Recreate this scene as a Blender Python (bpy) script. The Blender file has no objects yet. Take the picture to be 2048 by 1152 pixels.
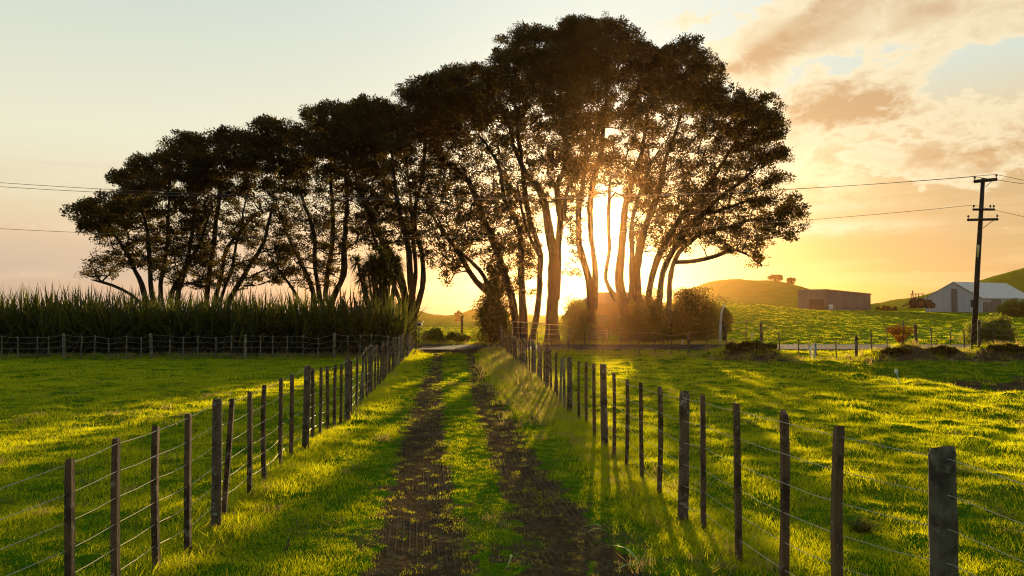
import bpy, math, random
import numpy as np
from mathutils import Vector
S = bpy.context.scene
rnd = random.Random(7)
R = np.random.default_rng(11)
rad = math.radians

# ------------------------------------------------------------------ camera
F, CX, CY = 1450.0, 1024.0, 576.0          # focal length and centre of the 2048x1152 photograph
PITCH = math.atan(36 / F)
CAMZ = 2.0
cam = bpy.data.objects.new('camera', bpy.data.cameras.new('camera'))
S.collection.objects.link(cam)
cam.location = (0, 0, CAMZ)
cam.rotation_euler = (rad(90) + PITCH, 0, 0)
cam.data.sensor_width = 36
cam.data.lens = F / 2048 * 36
cam.data.clip_start = 0.1
cam.data.clip_end = 80000
S.camera = cam

# ------------------------------------------------------------------ exposure, render settings
S.view_settings.view_transform = 'Standard'
S.view_settings.look = 'None'
S.view_settings.exposure = 1.05
S.view_settings.gamma = 1
S.render.engine = 'CYCLES'
cy = S.cycles
cy.max_bounces = 8; cy.diffuse_bounces = 3; cy.glossy_bounces = 2; cy.transmission_bounces = 4
cy.transparent_max_bounces = 8; cy.volume_bounces = 0
cy.sample_clamp_indirect = 6
cy.use_denoising = True
cy.denoising_prefilter = 'NONE'; cy.denoising_input_passes = 'RGB_ALBEDO_NORMAL'
cy.pixel_filter_type = 'BLACKMAN_HARRIS'; cy.filter_width = 1.15
cy.use_adaptive_sampling = False
cy.caustics_reflective = False; cy.caustics_refractive = False

# ------------------------------------------------------------------ sky
SUN_AZ, SUN_EL = math.atan((1200 - CX) / F), rad(5.6)
SUN = Vector((math.sin(SUN_AZ) * math.cos(SUN_EL), math.cos(SUN_AZ) * math.cos(SUN_EL), math.sin(SUN_EL)))

class G:
    """small wrapper for building shader graphs"""
    def __init__(s, nt): s.t = nt; nt.nodes.clear()
    def n(s, ty, **kw):
        o = s.t.nodes.new(ty)
        for k, v in kw.items(): setattr(o, k, v)
        return o
    def l(s, a, b): s.t.links.new(a, b)
    def put(s, sock, v):
        if isinstance(v, bpy.types.NodeSocket): s.l(v, sock)
        elif v is not None:
            if isinstance(v, (tuple, list)) and len(v) == 3 and sock.type == 'RGBA': v = (*v, 1)
            sock.default_value = v
    def m(s, op, a, b=None, c=None, clamp=False):
        o = s.n('ShaderNodeMath', operation=op, use_clamp=clamp)
        s.put(o.inputs[0], a)
        if b is not None: s.put(o.inputs[1], b)
        if c is not None: s.put(o.inputs[2], c)
        return o.outputs[0]
    def mix(s, f, a, b, mode='MIX'):
        o = s.n('ShaderNodeMix', data_type='RGBA', blend_type=mode, clamp_factor=True)
        s.put(o.inputs[0], f); s.put(o.inputs[6], a); s.put(o.inputs[7], b)
        return o.outputs[2]
    def ramp(s, f, stops, interp='LINEAR'):
        o = s.n('ShaderNodeValToRGB'); e = o.color_ramp.elements; o.color_ramp.interpolation = interp
        while len(e) < len(stops): e.new(0.5)
        for k, (p, c) in enumerate(stops):
            e[k].position = p; e[k].color = (*c, 1) if len(c) == 3 else c
        s.put(o.inputs[0], f); return o.outputs[0]
    def noise(s, v, sc, det=4, rough=.5, dist=0, dim='3D'):
        o = s.n('ShaderNodeTexNoise', noise_dimensions=dim)
        if v is not None: s.l(v, o.inputs['Vector'])
        o.inputs['Scale'].default_value = sc; o.inputs['Detail'].default_value = det
        o.inputs['Roughness'].default_value = rough; o.inputs['Distortion'].default_value = dist
        return o.outputs[0]
    def smooth(s, v, a, b, lo=0, hi=1):
        o = s.n('ShaderNodeMapRange', interpolation_type='SMOOTHSTEP')
        s.put(o.inputs[0], v)
        for k, x in zip((1, 2, 3, 4), (a, b, lo, hi)): o.inputs[k].default_value = x
        return o.outputs[0]
    def comb(s, x, y, z=0.0):
        o = s.n('ShaderNodeCombineXYZ')
        for k, v in enumerate((x, y, z)): s.put(o.inputs[k], v)
        return o.outputs[0]

W = bpy.data.worlds.new('World'); S.world = W; W.use_nodes = True
g = G(W.node_tree)
tc = g.n('ShaderNodeTexCoord'); D0 = tc.outputs['Generated']
nrm = g.n('ShaderNodeVectorMath', operation='NORMALIZE'); g.l(D0, nrm.inputs[0]); DV = nrm.outputs[0]
sp = g.n('ShaderNodeSeparateXYZ'); g.l(DV, sp.inputs[0])
az = g.m('ARCTAN2', sp.outputs[0], sp.outputs[1])
el = g.m('ARCSINE', sp.outputs[2])
ele = g.m('MAXIMUM', el, 0.0)
# clear sky: two vertical gradients, a cooler one to the left and a warmer one to the right of the sun
left = g.ramp(g.m('DIVIDE', ele, 1.5), [(0, (.60, .49, .39)), (.03, (.60, .50, .40)), (.06, (.80, .58, .38)), (.085, (.86, .75, .50)), (.14, (.88, .86, .64)),
                                      (.26, (.66, .74, .66)), (.45, (.46, .58, .60)), (1, (.12, .21, .30))])
right = g.ramp(g.m('DIVIDE', ele, 1.5), [(0, (.78, .40, .08)), (.04, (.78, .42, .10)), (.09, (.80, .47, .15)), (.14, (.80, .60, .32)), (.19, (.70, .76, .64)),
                                       (.30, (.82, .88, .82)), (.5, (.42, .52, .56)), (1, (.12, .21, .30))])
base = g.mix(g.smooth(az, -.45, .30), left, right)
base = g.mix(g.m('MULTIPLY', g.m('MULTIPLY', g.smooth(az, .33, .60), g.smooth(el, .23, .13)), .75), base, (.60, .40, .19))
dt = g.n('ShaderNodeVectorMath', operation='DOT_PRODUCT'); g.l(DV, dt.inputs[0]); dt.inputs[1].default_value = SUN
ang = g.m('ARCCOSINE', g.m('MINIMUM', dt.outputs['Value'], .999999))
# brightness round the low sun
glow1 = g.m('MULTIPLY', g.m('EXPONENT', g.m('MULTIPLY', g.m('POWER', g.m('DIVIDE', ang, .165), 2.0), -1.0)), 1.25)
glow2 = g.m('MULTIPLY', g.m('EXPONENT', g.m('MULTIPLY', ang, -4.2)), .42)
glow3 = g.m('MULTIPLY', g.m('EXPONENT', g.m('MULTIPLY', g.m('POWER', g.m('DIVIDE', ang, .045), 2.0), -1.0)), 16.0)
def add_col(a, f, c):
    v = g.n('ShaderNodeVectorMath', operation='SCALE'); v.inputs[0].default_value = c; g.l(f, v.inputs['Scale'])
    w = g.n('ShaderNodeVectorMath', operation='ADD'); g.l(a, w.inputs[0]); g.l(v.outputs[0], w.inputs[1]); return w.outputs[0]
base = add_col(base, glow1, (1.0, .80, .44)); base = add_col(base, glow2, (.66, .56, .42)); base = add_col(base, glow3, (1.0, .78, .35))
# clouds, laid out in sky azimuth and elevation
wob = g.noise(g.comb(g.m('MULTIPLY', az, 5.0), g.m('MULTIPLY', el, 9.0), 3.1), 1.6, 6, .62, .5)
fine = g.noise(g.comb(g.m('MULTIPLY', az, 12.0), g.m('MULTIPLY', el, 22.0), 8.0), 1.9, 7, .66, .35)
dens = g.m('ADD', g.m('MULTIPLY', g.m('SUBTRACT', wob, .5), 2.1), g.m('MULTIPLY', g.m('SUBTRACT', fine, .5), 1.7))
def blob(px, py, sx, sy, amp, rot=0.0):
    a0, e0 = math.atan((px - CX) / F), math.atan((612 - py) / F)
    dx = g.m('SUBTRACT', az, a0); dy = g.m('SUBTRACT', el, e0)
    c, s_ = math.cos(rot), math.sin(rot)
    u = g.m('DIVIDE', g.m('ADD', g.m('MULTIPLY', dx, c), g.m('MULTIPLY', dy, s_)), sx / F)
    v = g.m('DIVIDE', g.m('SUBTRACT', g.m('MULTIPLY', dy, c), g.m('MULTIPLY', dx, s_)), sy / F)
    q = g.m('ADD', g.m('MULTIPLY', u, u), g.m('MULTIPLY', v, v))
    return g.m('MULTIPLY', g.m('EXPONENT', g.m('MULTIPLY', q, -1.0)), amp)
def total(bs):
    t = bs[0]
    for b in bs[1:]: t = g.m('ADD', t, b)
    return t
high = total([blob(1640, 50, 230, 75, .95, .25), blob(1950, 60, 190, 80, .75, .1), blob(1800, 110, 170, 42, .7), blob(1520, 150, 120, 60, .75, .35),
              blob(2040, 150, 100, 50, .6), blob(2130, 330, 230, 75, 1.0), blob(1700, 240, 150, 52, 1.35), blob(1720, 345, 240, 40, .75, -.12), blob(1560, 345, 60, 50, .5)])
litbank = g.m('MULTIPLY', blob(1640, 375, 95, 55, .9), g.smooth(fine, .25, .6))
cd = g.m('ADD', dens, g.m('SUBTRACT', high, .50))
calpha = g.smooth(cd, .0, .30)
shade = total([blob(1700, 250, 160, 44, 1.2), blob(2090, 360, 240, 60, .9), blob(1640, 60, 260, 16, .5, .5), blob(1560, 130, 200, 22, .7, .35), blob(1870, 95, 60, 20, .5), blob(1850, 30, 120, 22, .4)])
thick = g.smooth(cd, .12, .85)
cshade = g.m('MULTIPLY', g.m('ADD', g.m('ADD', g.m('MULTIPLY', shade, 1.0), .22), g.m('MULTIPLY', g.m('SUBTRACT', fine, .5), 1.1)), thick, clamp=True)
ccol = g.mix(cshade, (1.0, .86, .56), (.62, .36, .145))
ccol = add_col(ccol, glow1, (.75, .5, .25)); ccol = add_col(ccol, glow2, (.35, .2, .08))
sky = g.mix(g.m('MULTIPLY', calpha, .92), base, ccol)
sky = g.mix(litbank, sky, (1.25, .98, .58))
# thin bands close to the horizon
band = g.noise(g.comb(g.m('MULTIPLY', az, 3.0), g.m('MULTIPLY', el, 42.0), 5.0), 1.2, 5, .55, .3)
bmask = g.m('MULTIPLY', g.smooth(el, .24, .10), g.smooth(band, .46, .66))
sky = g.mix(g.m('MULTIPLY', bmask, .35), sky, g.mix(g.smooth(az, -.3, .2), (.78, .56, .40), (1.0, .74, .38)))
for (px, py, sx, sy, am) in ((60, 560, 60, 8, .35), (900, 575, 120, 14, .6), (1640, 470, 160, 14, .8), (1640, 430, 150, 10, .5), (80, 478, 150, 12, .35)):
    sky = g.mix(g.m('MULTIPLY', blob(px, py, sx, sy, am), g.smooth(fine, .3, .6)), sky, (1.0, .86, .58))
# the side of the sky away from the sun is darker and bluer
back = g.smooth(sp.outputs[1], .35, -.6)
sky = g.mix(g.m('MULTIPLY', back, .9), sky, (.20, .27, .33))
nis = g.n('ShaderNodeTexSky', sky_type='NISHITA', sun_disc=False)
nis.sun_elevation = SUN_EL; nis.sun_rotation = SUN_AZ
bg1 = g.n('ShaderNodeBackground'); g.l(nis.outputs[0], bg1.inputs[0]); bg1.inputs[1].default_value = .05
bg2 = g.n('ShaderNodeBackground'); g.l(sky, bg2.inputs[0]); bg2.inputs[1].default_value = .515
ad = g.n('ShaderNodeMixShader'); ad.inputs[0].default_value = .85; g.l(bg1.outputs[0], ad.inputs[1]); g.l(bg2.outputs[0], ad.inputs[2])
wo = g.n('ShaderNodeOutputWorld'); g.l(ad.outputs[0], wo.inputs[0])
W.cycles.sampling_method = 'MANUAL'; W.cycles.sample_map_resolution = 1024

# ------------------------------------------------------------------ sun
sl = bpy.data.lights.new('sun', 'SUN'); sl.energy = 5.0; sl.angle = rad(.8); sl.color = (1.0, .74, .38)
so = bpy.data.objects.new('sun', sl); S.collection.objects.link(so)
so.rotation_euler = (-SUN).to_track_quat('-Z', 'Y').to_euler()

# ------------------------------------------------------------------ photograph pixel -> world
c_, s_ = math.cos(PITCH), math.sin(PITCH)
def ray(px, py):
    a, b = (px - CX) / F, (CY - py) / F
    return Vector((a, c_ - b * s_, s_ + b * c_))
def at(px, py, Y):                       # the point seen at a pixel, at distance Y
    r = ray(px, py); return Vector((r.x * Y / r.y, Y, CAMZ + r.z * Y / r.y))
def col(px, Y): return (px - CX) / F * Y / c_

# ------------------------------------------------------------------ noise and ground height
_perm = np.random.default_rng(5).integers(0, 256, 4096)
def pnoise(x, y, seed=0):
    x = np.asarray(x, float); y = np.asarray(y, float)
    xi = np.floor(x).astype(np.int64); yi = np.floor(y).astype(np.int64); xf = x - xi; yf = y - yi
    u = xf * xf * xf * (xf * (xf * 6 - 15) + 10); v = yf * yf * yf * (yf * (yf * 6 - 15) + 10)
    def gr(ix, iy, fx, fy):
        h = _perm[(_perm[(ix + seed * 57) & 4095] + iy * 7 + 13 * seed) & 4095] * (2 * math.pi / 256)
        return np.cos(h) * fx + np.sin(h) * fy
    a = gr(xi, yi, xf, yf); b = gr(xi + 1, yi, xf - 1, yf)
    c = gr(xi, yi + 1, xf, yf - 1); d = gr(xi + 1, yi + 1, xf - 1, yf - 1)
    return (a + u * (b - a)) + v * ((c + u * (d - c)) - (a + u * (b - a)))
def fbm(x, y, sc, octv=4, seed=0, rough=.5):
    t = 0; a = 1.0
    for k in range(octv):
        t = t + a * pnoise(x * sc, y * sc, seed + k); a *= rough; sc *= 2.03
    return t
def sst(v, a, b):
    t = np.clip((v - a) / (b - a), 0, 1); return t * t * (3 - 2 * t)

ROAD_Y0, ROAD_Y1 = 37.2, 42.2
CRX = np.array([4.5, 6.1, 8.0, 9.2, 10.6, 11.4, 12.4, 14.0]); CRY = np.array([34.0, 32, 28, 25, 21, 16.1, 12.0, 2.0])
LRX = np.array([[0, -.62], [5.4, -.66], [7.5, -.93], [10.8, -1.32], [17.5, -1.98], [36, -3.65], [39, -3.9]])
RRX = np.array([[0, .95], [5.4, .62], [6.6, .42], [8.6, .12], [12.2, -.2], [17.5, -.72], [36, -2.1], [39, -2.3]])
def rut_l(y): return np.interp(y, LRX[:, 0], LRX[:, 1])
def rut_r(y): return np.interp(y, RRX[:, 0], RRX[:, 1])

def dirtmask(x, y):
    w = .27 + .12 * np.clip((9 - y) / 5, 0, 1) - .06 * sst(y, 14, 26)
    wl = fbm(x, y, 1.3, 4, 31, .65)
    dl = np.abs(x - rut_l(y) + .05 * wl); dr = np.abs(x - rut_r(y) + .05 * wl)
    d = np.maximum(1 - sst(dl, w * .6, w * 1.75), .95 * (1 - sst(dr, w * .55, w * 1.7)))
    d = d * (1 - .28 * sst(y, 10, 24)) + .75 * fbm(x, y, 2.8, 4, 40, .75) * (d > .02)
    near = np.clip((7.6 - y) / 2.0, 0, 1)
    extra = near * sst(fbm(x, y, 1.3, 4, 50, .7), -.18, .22) * sst(x, -2.3, -1.3) * (1 - sst(x, .9, 1.7)) * .72
    ent = sst(y, 34.8, 36.2) * (1 - sst(np.abs(x + 2.6), 2.2, 3.2)) * (y < 43)
    bank = (np.abs(y - 30.6) < 3) * sst(y, 29.9, 31.0) * (1 - sst(y, 31.5, 31.9)) * .85 * sst(x, 7.6, 8.8) * (1 - .9 * np.exp(-((x - 13.6) / 1.6) ** 2))
    bed = sst(y, 20, 24) * (1 - sst(y, 28, 30)) * sst(fbm(x, y, .5, 3, 66), .05, .4) * sst(x, 9.5, 11) * .8
    return np.clip(np.maximum(np.maximum(np.maximum(d, extra), ent), np.maximum(bank, bed)), 0, 1) * (y < 43) * (y > -30)

def zbase(x, y):
    x = np.asarray(x, float); y = np.asarray(y, float)
    z = -.30 * sst(y, 11, 36)
    # gully on the right
    cx = np.interp(y, CRY[::-1], CRX[::-1])
    g_ = sst(x - cx, -.8, 3.6) * (1 - sst(y, 25.0, 31.4)) * sst(y, 3, 10)
    z = z - 1.0 * g_ + .07 * np.exp(-((x - cx + .6) / 1.3) ** 2) * (y < 30) * sst(y, 6, 12)
    # banks along the roadside fence
    prof = np.exp(-(np.abs(y - 32.0) / .9) ** 3)
    mound = .62 * np.exp(-((x - 10.4) / 1.5) ** 2) + sst(x, 14.9, 16.6) * (.36 + .14 * np.sin(x * 1.5 + .6) + .08 * np.sin(x * 3.7)) * (1 - sst(x, 40, 50))
    z = z + prof * mound - .30 * np.exp(-((y - 32.5) / 1.6) ** 2) * np.exp(-((x - 13.6) / 1.9) ** 2)
    # beyond the road
    far = sst(y, 44, 118)
    rt = sst(x / np.maximum(y, 1), .10, .26)
    crest = 1.55 + 1.3 * (1 - sst(x / np.maximum(y, 1), .28, .44))
    z = z + far * rt * crest
    z = z - (1 - rt) * (1.0 * sst(y, 44, 90) + 1.2 * sst(y, 100, 220))
    z = z + 7.6 * np.exp(-((x - 84) / 25) ** 4 - ((y - 255) / 38) ** 2) * (1 + .10 * np.sin(x * .11)) + 1.6 * np.exp(-((x - 90) / 12) ** 2 - ((y - 250) / 30) ** 2)
    z = z + 17.0 * np.exp(-((x - 206) / 44) ** 2 - ((y - 265) / 40) ** 2)
    z = z + 4.2 * np.exp(-((x + 46) / 10) ** 2 - ((y - 300) / 30) ** 2) + 3.6 * np.exp(-((x + 12) / 9.5) ** 2 - ((y - 300) / 30) ** 2)
    z = z - 75 * sst(y, 340, 900)
    z = z - 45 * sst(np.hypot(x, y), 700, 1500) * (y < 340)
    return z
def zf(x, y):
    x = np.asarray(x, float); y = np.asarray(y, float)
    z = zbase(x, y)
    road = sst(np.abs(y - (ROAD_Y0 + ROAD_Y1) / 2), 2.6, 3.8)
    trk = 1 - .75 * (1 - sst(np.abs(x - (rut_l(y) + rut_r(y)) / 2), 1.1, 1.9)) * (y < 40)
    amp = road * trk
    nearw = 1 - sst(np.hypot(x, y), 60, 130)
    z = z + amp * ((.055 + .03 * sst(x, 2, 4)) * fbm(x, y, .55, 3, 3) + ((.085 + .05 * sst(x, 2, 4)) * np.maximum(fbm(x * .8, y, 1.5, 3, 9, .55), -.1)) * nearw)
    z = z + .35 * fbm(x, y, .035, 3, 21) * sst(np.hypot(x, y), 45, 120) + .9 * fbm(x, y, .045, 4, 23, .6) * sst(y, 190, 250)
    d = (np.exp(-((x - rut_l(y)) / .24) ** 2) + np.exp(-((x - rut_r(y)) / .24) ** 2)) * (y < 37.5)
    z = z - .038 * d
    z = z + .009 * dirtmask(x, y) * fbm(x, y, 9, 3, 60, .6) * (np.hypot(x, y) < 25)
    return z
def gz(x, y): return float(zf(x, y))
def ground(px, py):                      # where the line of sight through a pixel meets the ground
    r = ray(px, py); t = 1.0
    while t < 3000:
        p = Vector((0, 0, CAMZ)) + r * t
        if p.z <= float(zbase(p.x, p.y)): break
        t *= 1.004
    return Vector((p.x, p.y, gz(p.x, p.y)))

# ------------------------------------------------------------------ object helpers
def link(o): S.collection.objects.link(o); return o
def tag(o, label=None, cat=None, group=None, kind=None):
    if label: o['label'] = label
    if cat: o['category'] = cat
    if group: o['group'] = group
    if kind: o['kind'] = kind
    return o
def empty(name, loc=(0, 0, 0)):
    o = bpy.data.objects.new(name, None); o.location = loc; o.empty_display_size = .2; return link(o)
class MB:
    """collects vertices and faces, builds one mesh object"""
    def __init__(s): s.v = []; s.f = []; s.n = 0
    def add(s, v, f):
        s.v.append(np.asarray(v, np.float32).reshape(-1, 3)); s.f += [tuple(i + s.n for i in q) for q in f]; s.n += len(s.v[-1]); return s
    def box(s, c, size, rz=0.0, taper=1.0, M=None):
        x, y, z = size[0] / 2, size[1] / 2, size[2] / 2
        P = np.array([(-x, -y, -z), (x, -y, -z), (x, y, -z), (-x, y, -z), (-x * taper, -y * taper, z), (x * taper, -y * taper, z), (x * taper, y * taper, z), (-x * taper, y * taper, z)])
        ca, sa = math.cos(rz), math.sin(rz)
        P = np.stack([P[:, 0] * ca - P[:, 1] * sa, P[:, 0] * sa + P[:, 1] * ca, P[:, 2]], 1) + np.array(c)
        return s.add(P, [(0, 3, 2, 1), (4, 5, 6, 7), (0, 1, 5, 4), (1, 2, 6, 5), (2, 3, 7, 6), (3, 0, 4, 7)])
    def tube(s, pts, rads, sides=6, cap=True, flat=1.0):
        P = np.asarray(pts, float); n = len(P)
        rads = np.broadcast_to(np.asarray(rads, float), (n,))
        T = np.gradient(P, axis=0); T /= np.maximum(np.linalg.norm(T, axis=1, keepdims=True), 1e-9)
        ref = np.array([0, 0, 1.]) if abs(T[0, 2]) < .8 else np.array([0, 1., 0])
        u = np.cross(T[0], ref); u /= np.linalg.norm(u); rings = []
        a = np.arange(sides) * 2 * math.pi / sides
        for k in range(n):
            u = u - T[k] * np.dot(u, T[k]); u /= max(np.linalg.norm(u), 1e-9); w = np.cross(T[k], u)
            rings.append(P[k] + rads[k] * (np.cos(a)[:, None] * u + flat * np.sin(a)[:, None] * w))
        f = []
        for k in range(n - 1):
            for j in range(sides):
                j2 = (j + 1) % sides; f.append((k * sides + j, k * sides + j2, (k + 1) * sides + j2, (k + 1) * sides + j))
        if cap: f += [tuple(range(sides))[::-1], tuple((n - 1) * sides + j for j in range(sides))]
        return s.add(np.concatenate(rings), f)
    def build(s, name, mat, parent=None, smooth=False, loc=None):
        me = bpy.data.meshes.new(name)
        me.from_pydata(np.concatenate(s.v).tolist(), [], s.f)
        me.materials.append(mat)
        if smooth: me.polygons.foreach_set('use_smooth', [True] * len(me.polygons))
        me.update()
        o = bpy.data.objects.new(name, me)
        if loc is not None: o.location = loc
        link(o)
        if parent is not None: o.parent = parent
        return o
def fast_mesh(name, V, faces_flat, per, mat, parent=None, attrs=None, smooth=False):
    me = bpy.data.meshes.new(name); nf = len(faces_flat) // per
    me.vertices.add(len(V)); me.vertices.foreach_set('co', np.ascontiguousarray(V, np.float32).ravel())
    me.loops.add(nf * per); me.loops.foreach_set('vertex_index', np.ascontiguousarray(faces_flat, np.int32).ravel())
    me.polygons.add(nf); me.polygons.foreach_set('loop_start', np.arange(nf, dtype=np.int32) * per)
    me.polygons.foreach_set('loop_total', np.full(nf, per, np.int32))
    if smooth: me.polygons.foreach_set('use_smooth', np.ones(nf, bool))
    if mat: me.materials.append(mat)
    me.update(calc_edges=True)
    for k, a in (attrs or {}).items():
        at_ = me.attributes.new(k, 'FLOAT', 'POINT'); at_.data.foreach_set('value', np.ascontiguousarray(a, np.float32))
    o = link(bpy.data.objects.new(name, me))
    if parent is not None: o.parent = parent
    return o

# ------------------------------------------------------------------ materials
def newmat(name):
    m = bpy.data.materials.new(name); m.use_nodes = True; return m, G(m.node_tree)
def out(g, sh): o = g.n('ShaderNodeOutputMaterial'); g.l(sh, o.inputs[0]); return o
def bump(g, h, dist, strength=1.0):
    b = g.n('ShaderNodeBump'); g.l(h, b.inputs['Height']); b.inputs['Distance'].default_value = dist; b.inputs['Strength'].default_value = strength
    return b.outputs[0]
def princ(g, colr, rough=.8, normal=None, metal=0.0, spec=.3):
    p = g.n('ShaderNodeBsdfPrincipled'); g.put(p.inputs['Base Color'], colr); g.put(p.inputs['Roughness'], rough)
    g.put(p.inputs['Metallic'], metal); p.inputs['Specular IOR Level'].default_value = spec
    if normal is not None: g.l(normal, p.inputs['Normal'])
    return p.outputs[0]
def pos(g): return g.n('ShaderNodeNewGeometry').outputs['Position']

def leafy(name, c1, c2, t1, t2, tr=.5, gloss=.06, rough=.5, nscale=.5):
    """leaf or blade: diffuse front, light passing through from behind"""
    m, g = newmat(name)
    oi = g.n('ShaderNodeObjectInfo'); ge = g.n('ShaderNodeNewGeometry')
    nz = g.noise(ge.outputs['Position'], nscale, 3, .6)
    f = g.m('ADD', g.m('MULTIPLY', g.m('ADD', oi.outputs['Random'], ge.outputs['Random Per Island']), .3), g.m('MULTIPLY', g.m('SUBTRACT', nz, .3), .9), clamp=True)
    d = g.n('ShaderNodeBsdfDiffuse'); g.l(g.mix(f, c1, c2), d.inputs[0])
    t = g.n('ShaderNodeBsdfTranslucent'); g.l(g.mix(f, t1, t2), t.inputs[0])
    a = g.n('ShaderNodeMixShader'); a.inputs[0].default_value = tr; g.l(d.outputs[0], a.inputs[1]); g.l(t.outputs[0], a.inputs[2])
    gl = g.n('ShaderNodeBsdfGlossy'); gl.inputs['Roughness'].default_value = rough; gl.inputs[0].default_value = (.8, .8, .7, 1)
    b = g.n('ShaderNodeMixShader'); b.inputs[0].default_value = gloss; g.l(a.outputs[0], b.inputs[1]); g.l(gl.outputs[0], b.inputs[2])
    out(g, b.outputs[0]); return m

M = {}
M['blade'] = leafy('grass_blade', (.055, .21, .004), (.14, .28, .006), (.55, .60, .003), (1.0, .82, .010), .62, .015, .5, .35)
M['dry'] = leafy('dry_grass_blade', (.22, .17, .06), (.30, .22, .08), (.55, .38, .10), (.70, .50, .14), .5, .03)
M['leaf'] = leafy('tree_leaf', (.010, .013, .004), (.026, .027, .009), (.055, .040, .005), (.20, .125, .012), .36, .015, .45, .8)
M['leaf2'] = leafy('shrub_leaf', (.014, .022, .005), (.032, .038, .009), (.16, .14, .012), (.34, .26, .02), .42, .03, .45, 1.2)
M['leaf3'] = leafy('bright_shrub_leaf', (.05, .09, .012), (.10, .13, .02), (.30, .32, .02), (.5, .45, .03), .45, .04, .45, 1.2)
M['flax'] = leafy('flax_leaf', (.018, .034, .007), (.05, .07, .018), (.10, .11, .012), (.26, .23, .03), .35, .03, .35, .6)
M['deadleaf'] = leafy('dead_flax_leaf', (.12, .085, .05), (.20, .15, .09), (.25, .17, .07), (.4, .27, .10), .3, .04)
M['bare'] = leafy('bare_twig', (.16, .07, .02), (.24, .11, .03), (.55, .22, .04), (.8, .35, .06), .5, .02)

m, g = newmat('bark'); M['bark'] = m
P_ = pos(g); mp = g.n('ShaderNodeMapping'); g.l(P_, mp.inputs[0]); mp.inputs['Scale'].default_value = (1, 1, .25)
n1 = g.noise(mp.outputs[0], 7, 6, .65, .4); n2 = g.noise(P_, 1.1, 4, .6)
out(g, princ(g, g.mix(g.m('MULTIPLY', n2, 1.0), g.ramp(n1, [(.3, (.013, .009, .006)), (.7, (.045, .033, .02))]), g.ramp(n1, [(.3, (.025, .02, .013)), (.7, (.08, .066, .043))])), .9, bump(g, n1, .14), spec=.15))

def wood(name, a, b, c, gs=1.0):
    m, g = newmat(name); tcn = g.n('ShaderNodeTexCoord'); oi = g.n('ShaderNodeObjectInfo')
    mp = g.n('ShaderNodeMapping'); g.l(tcn.outputs['Object'], mp.inputs[0]); mp.inputs['Scale'].default_value = (1, 1, .08)
    off = g.comb(g.m('MULTIPLY', oi.outputs['Random'], 31.0), g.m('MULTIPLY', oi.outputs['Random'], 17.0), g.m('MULTIPLY', oi.outputs['Random'], 9.0)); g.l(off, mp.inputs['Location'])
    gr = g.noise(mp.outputs[0], 60 * gs, 5, .7, .6)
    ad = g.n('ShaderNodeVectorMath', operation='ADD'); g.l(tcn.outputs['Object'], ad.inputs[0]); g.l(off, ad.inputs[1])
    bl = g.noise(ad.outputs[0], 5, 5, .65); lic = g.noise(ad.outputs[0], 14, 5, .7)
    colr = g.mix(gr, a, b); colr = g.mix(g.smooth(bl, .42, .62), colr, g.mix(.75, colr, (.022, .014, .008)))
    colr = g.mix(g.m('MULTIPLY', g.smooth(lic, .56, .68), g.smooth(bl, .35, .5)), colr, c)
    colr = g.mix(g.m('MULTIPLY', oi.outputs['Random'], .35), colr, g.mix(.6, colr, a))
    out(g, princ(g, colr, .85, bump(g, g.m('ADD', g.m('MULTIPLY', gr, .8), g.m('MULTIPLY', lic, .4)), .012), spec=.2)); return m
M['post'] = wood('weathered_post_wood', (.09, .06, .035), (.28, .19, .11), (.42, .38, .27))
M['batten'] = wood('batten_wood', (.09, .05, .026), (.30, .17, .085), (.36, .28, .19))
M['palewood'] = wood('pale_grey_wood', (.17, .14, .08), (.38, .31, .18), (.30, .28, .22))
M['oldpost'] = wood('mossy_strainer_wood', (.09, .075, .045), (.24, .195, .12), (.24, .24, .13))
M['polewood'] = wood('dark_pole_wood', (.028, .022, .018), (.075, .058, .045), (.09, .08, .06), .6)

m, g = newmat('galvanised_wire'); M['wire'] = m
out(g, princ(g, (.55, .46, .33), .4, None, .35, .5))
m, g = newmat('cable'); M['cable'] = m
out(g, princ(g, (.15, .13, .11), .5, None, .3, .4))
m, g = newmat('porcelain'); M['porcelain'] = m
out(g, princ(g, (.06, .04, .03), .7, None, 0, .2))
def paint(name, c, rough=.6, dirt=.35, sc=3.0):
    m, g = newmat(name); P_ = pos(g); n = g.noise(P_, sc, 5, .65)
    out(g, princ(g, g.mix(g.m('MULTIPLY', g.smooth(n, .45, .7), dirt), c, (c[0] * .45, c[1] * .4, c[2] * .33)), rough, bump(g, n, .004), 0, .3)); return m
M['white'] = paint('white_paint', (.72, .71, .66)); M['yellow'] = paint('pale_band', (.75, .58, .22), .4)
M['greypaint'] = paint('grey_steel', (.22, .21, .19)); M['rust'] = paint('rusty_steel', (.16, .07, .035), .85, .6, 6)
M['dark'] = paint('dark_steel', (.03, .028, .025), .6); M['rubber'] = paint('black_rubber', (.018, .017, .016), .9)
M['redwood'] = paint('timber_rail', (.30, .16, .08), .8); M['pipe'] = paint('galvanised_pipe', (.42, .36, .26), .45)
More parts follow.
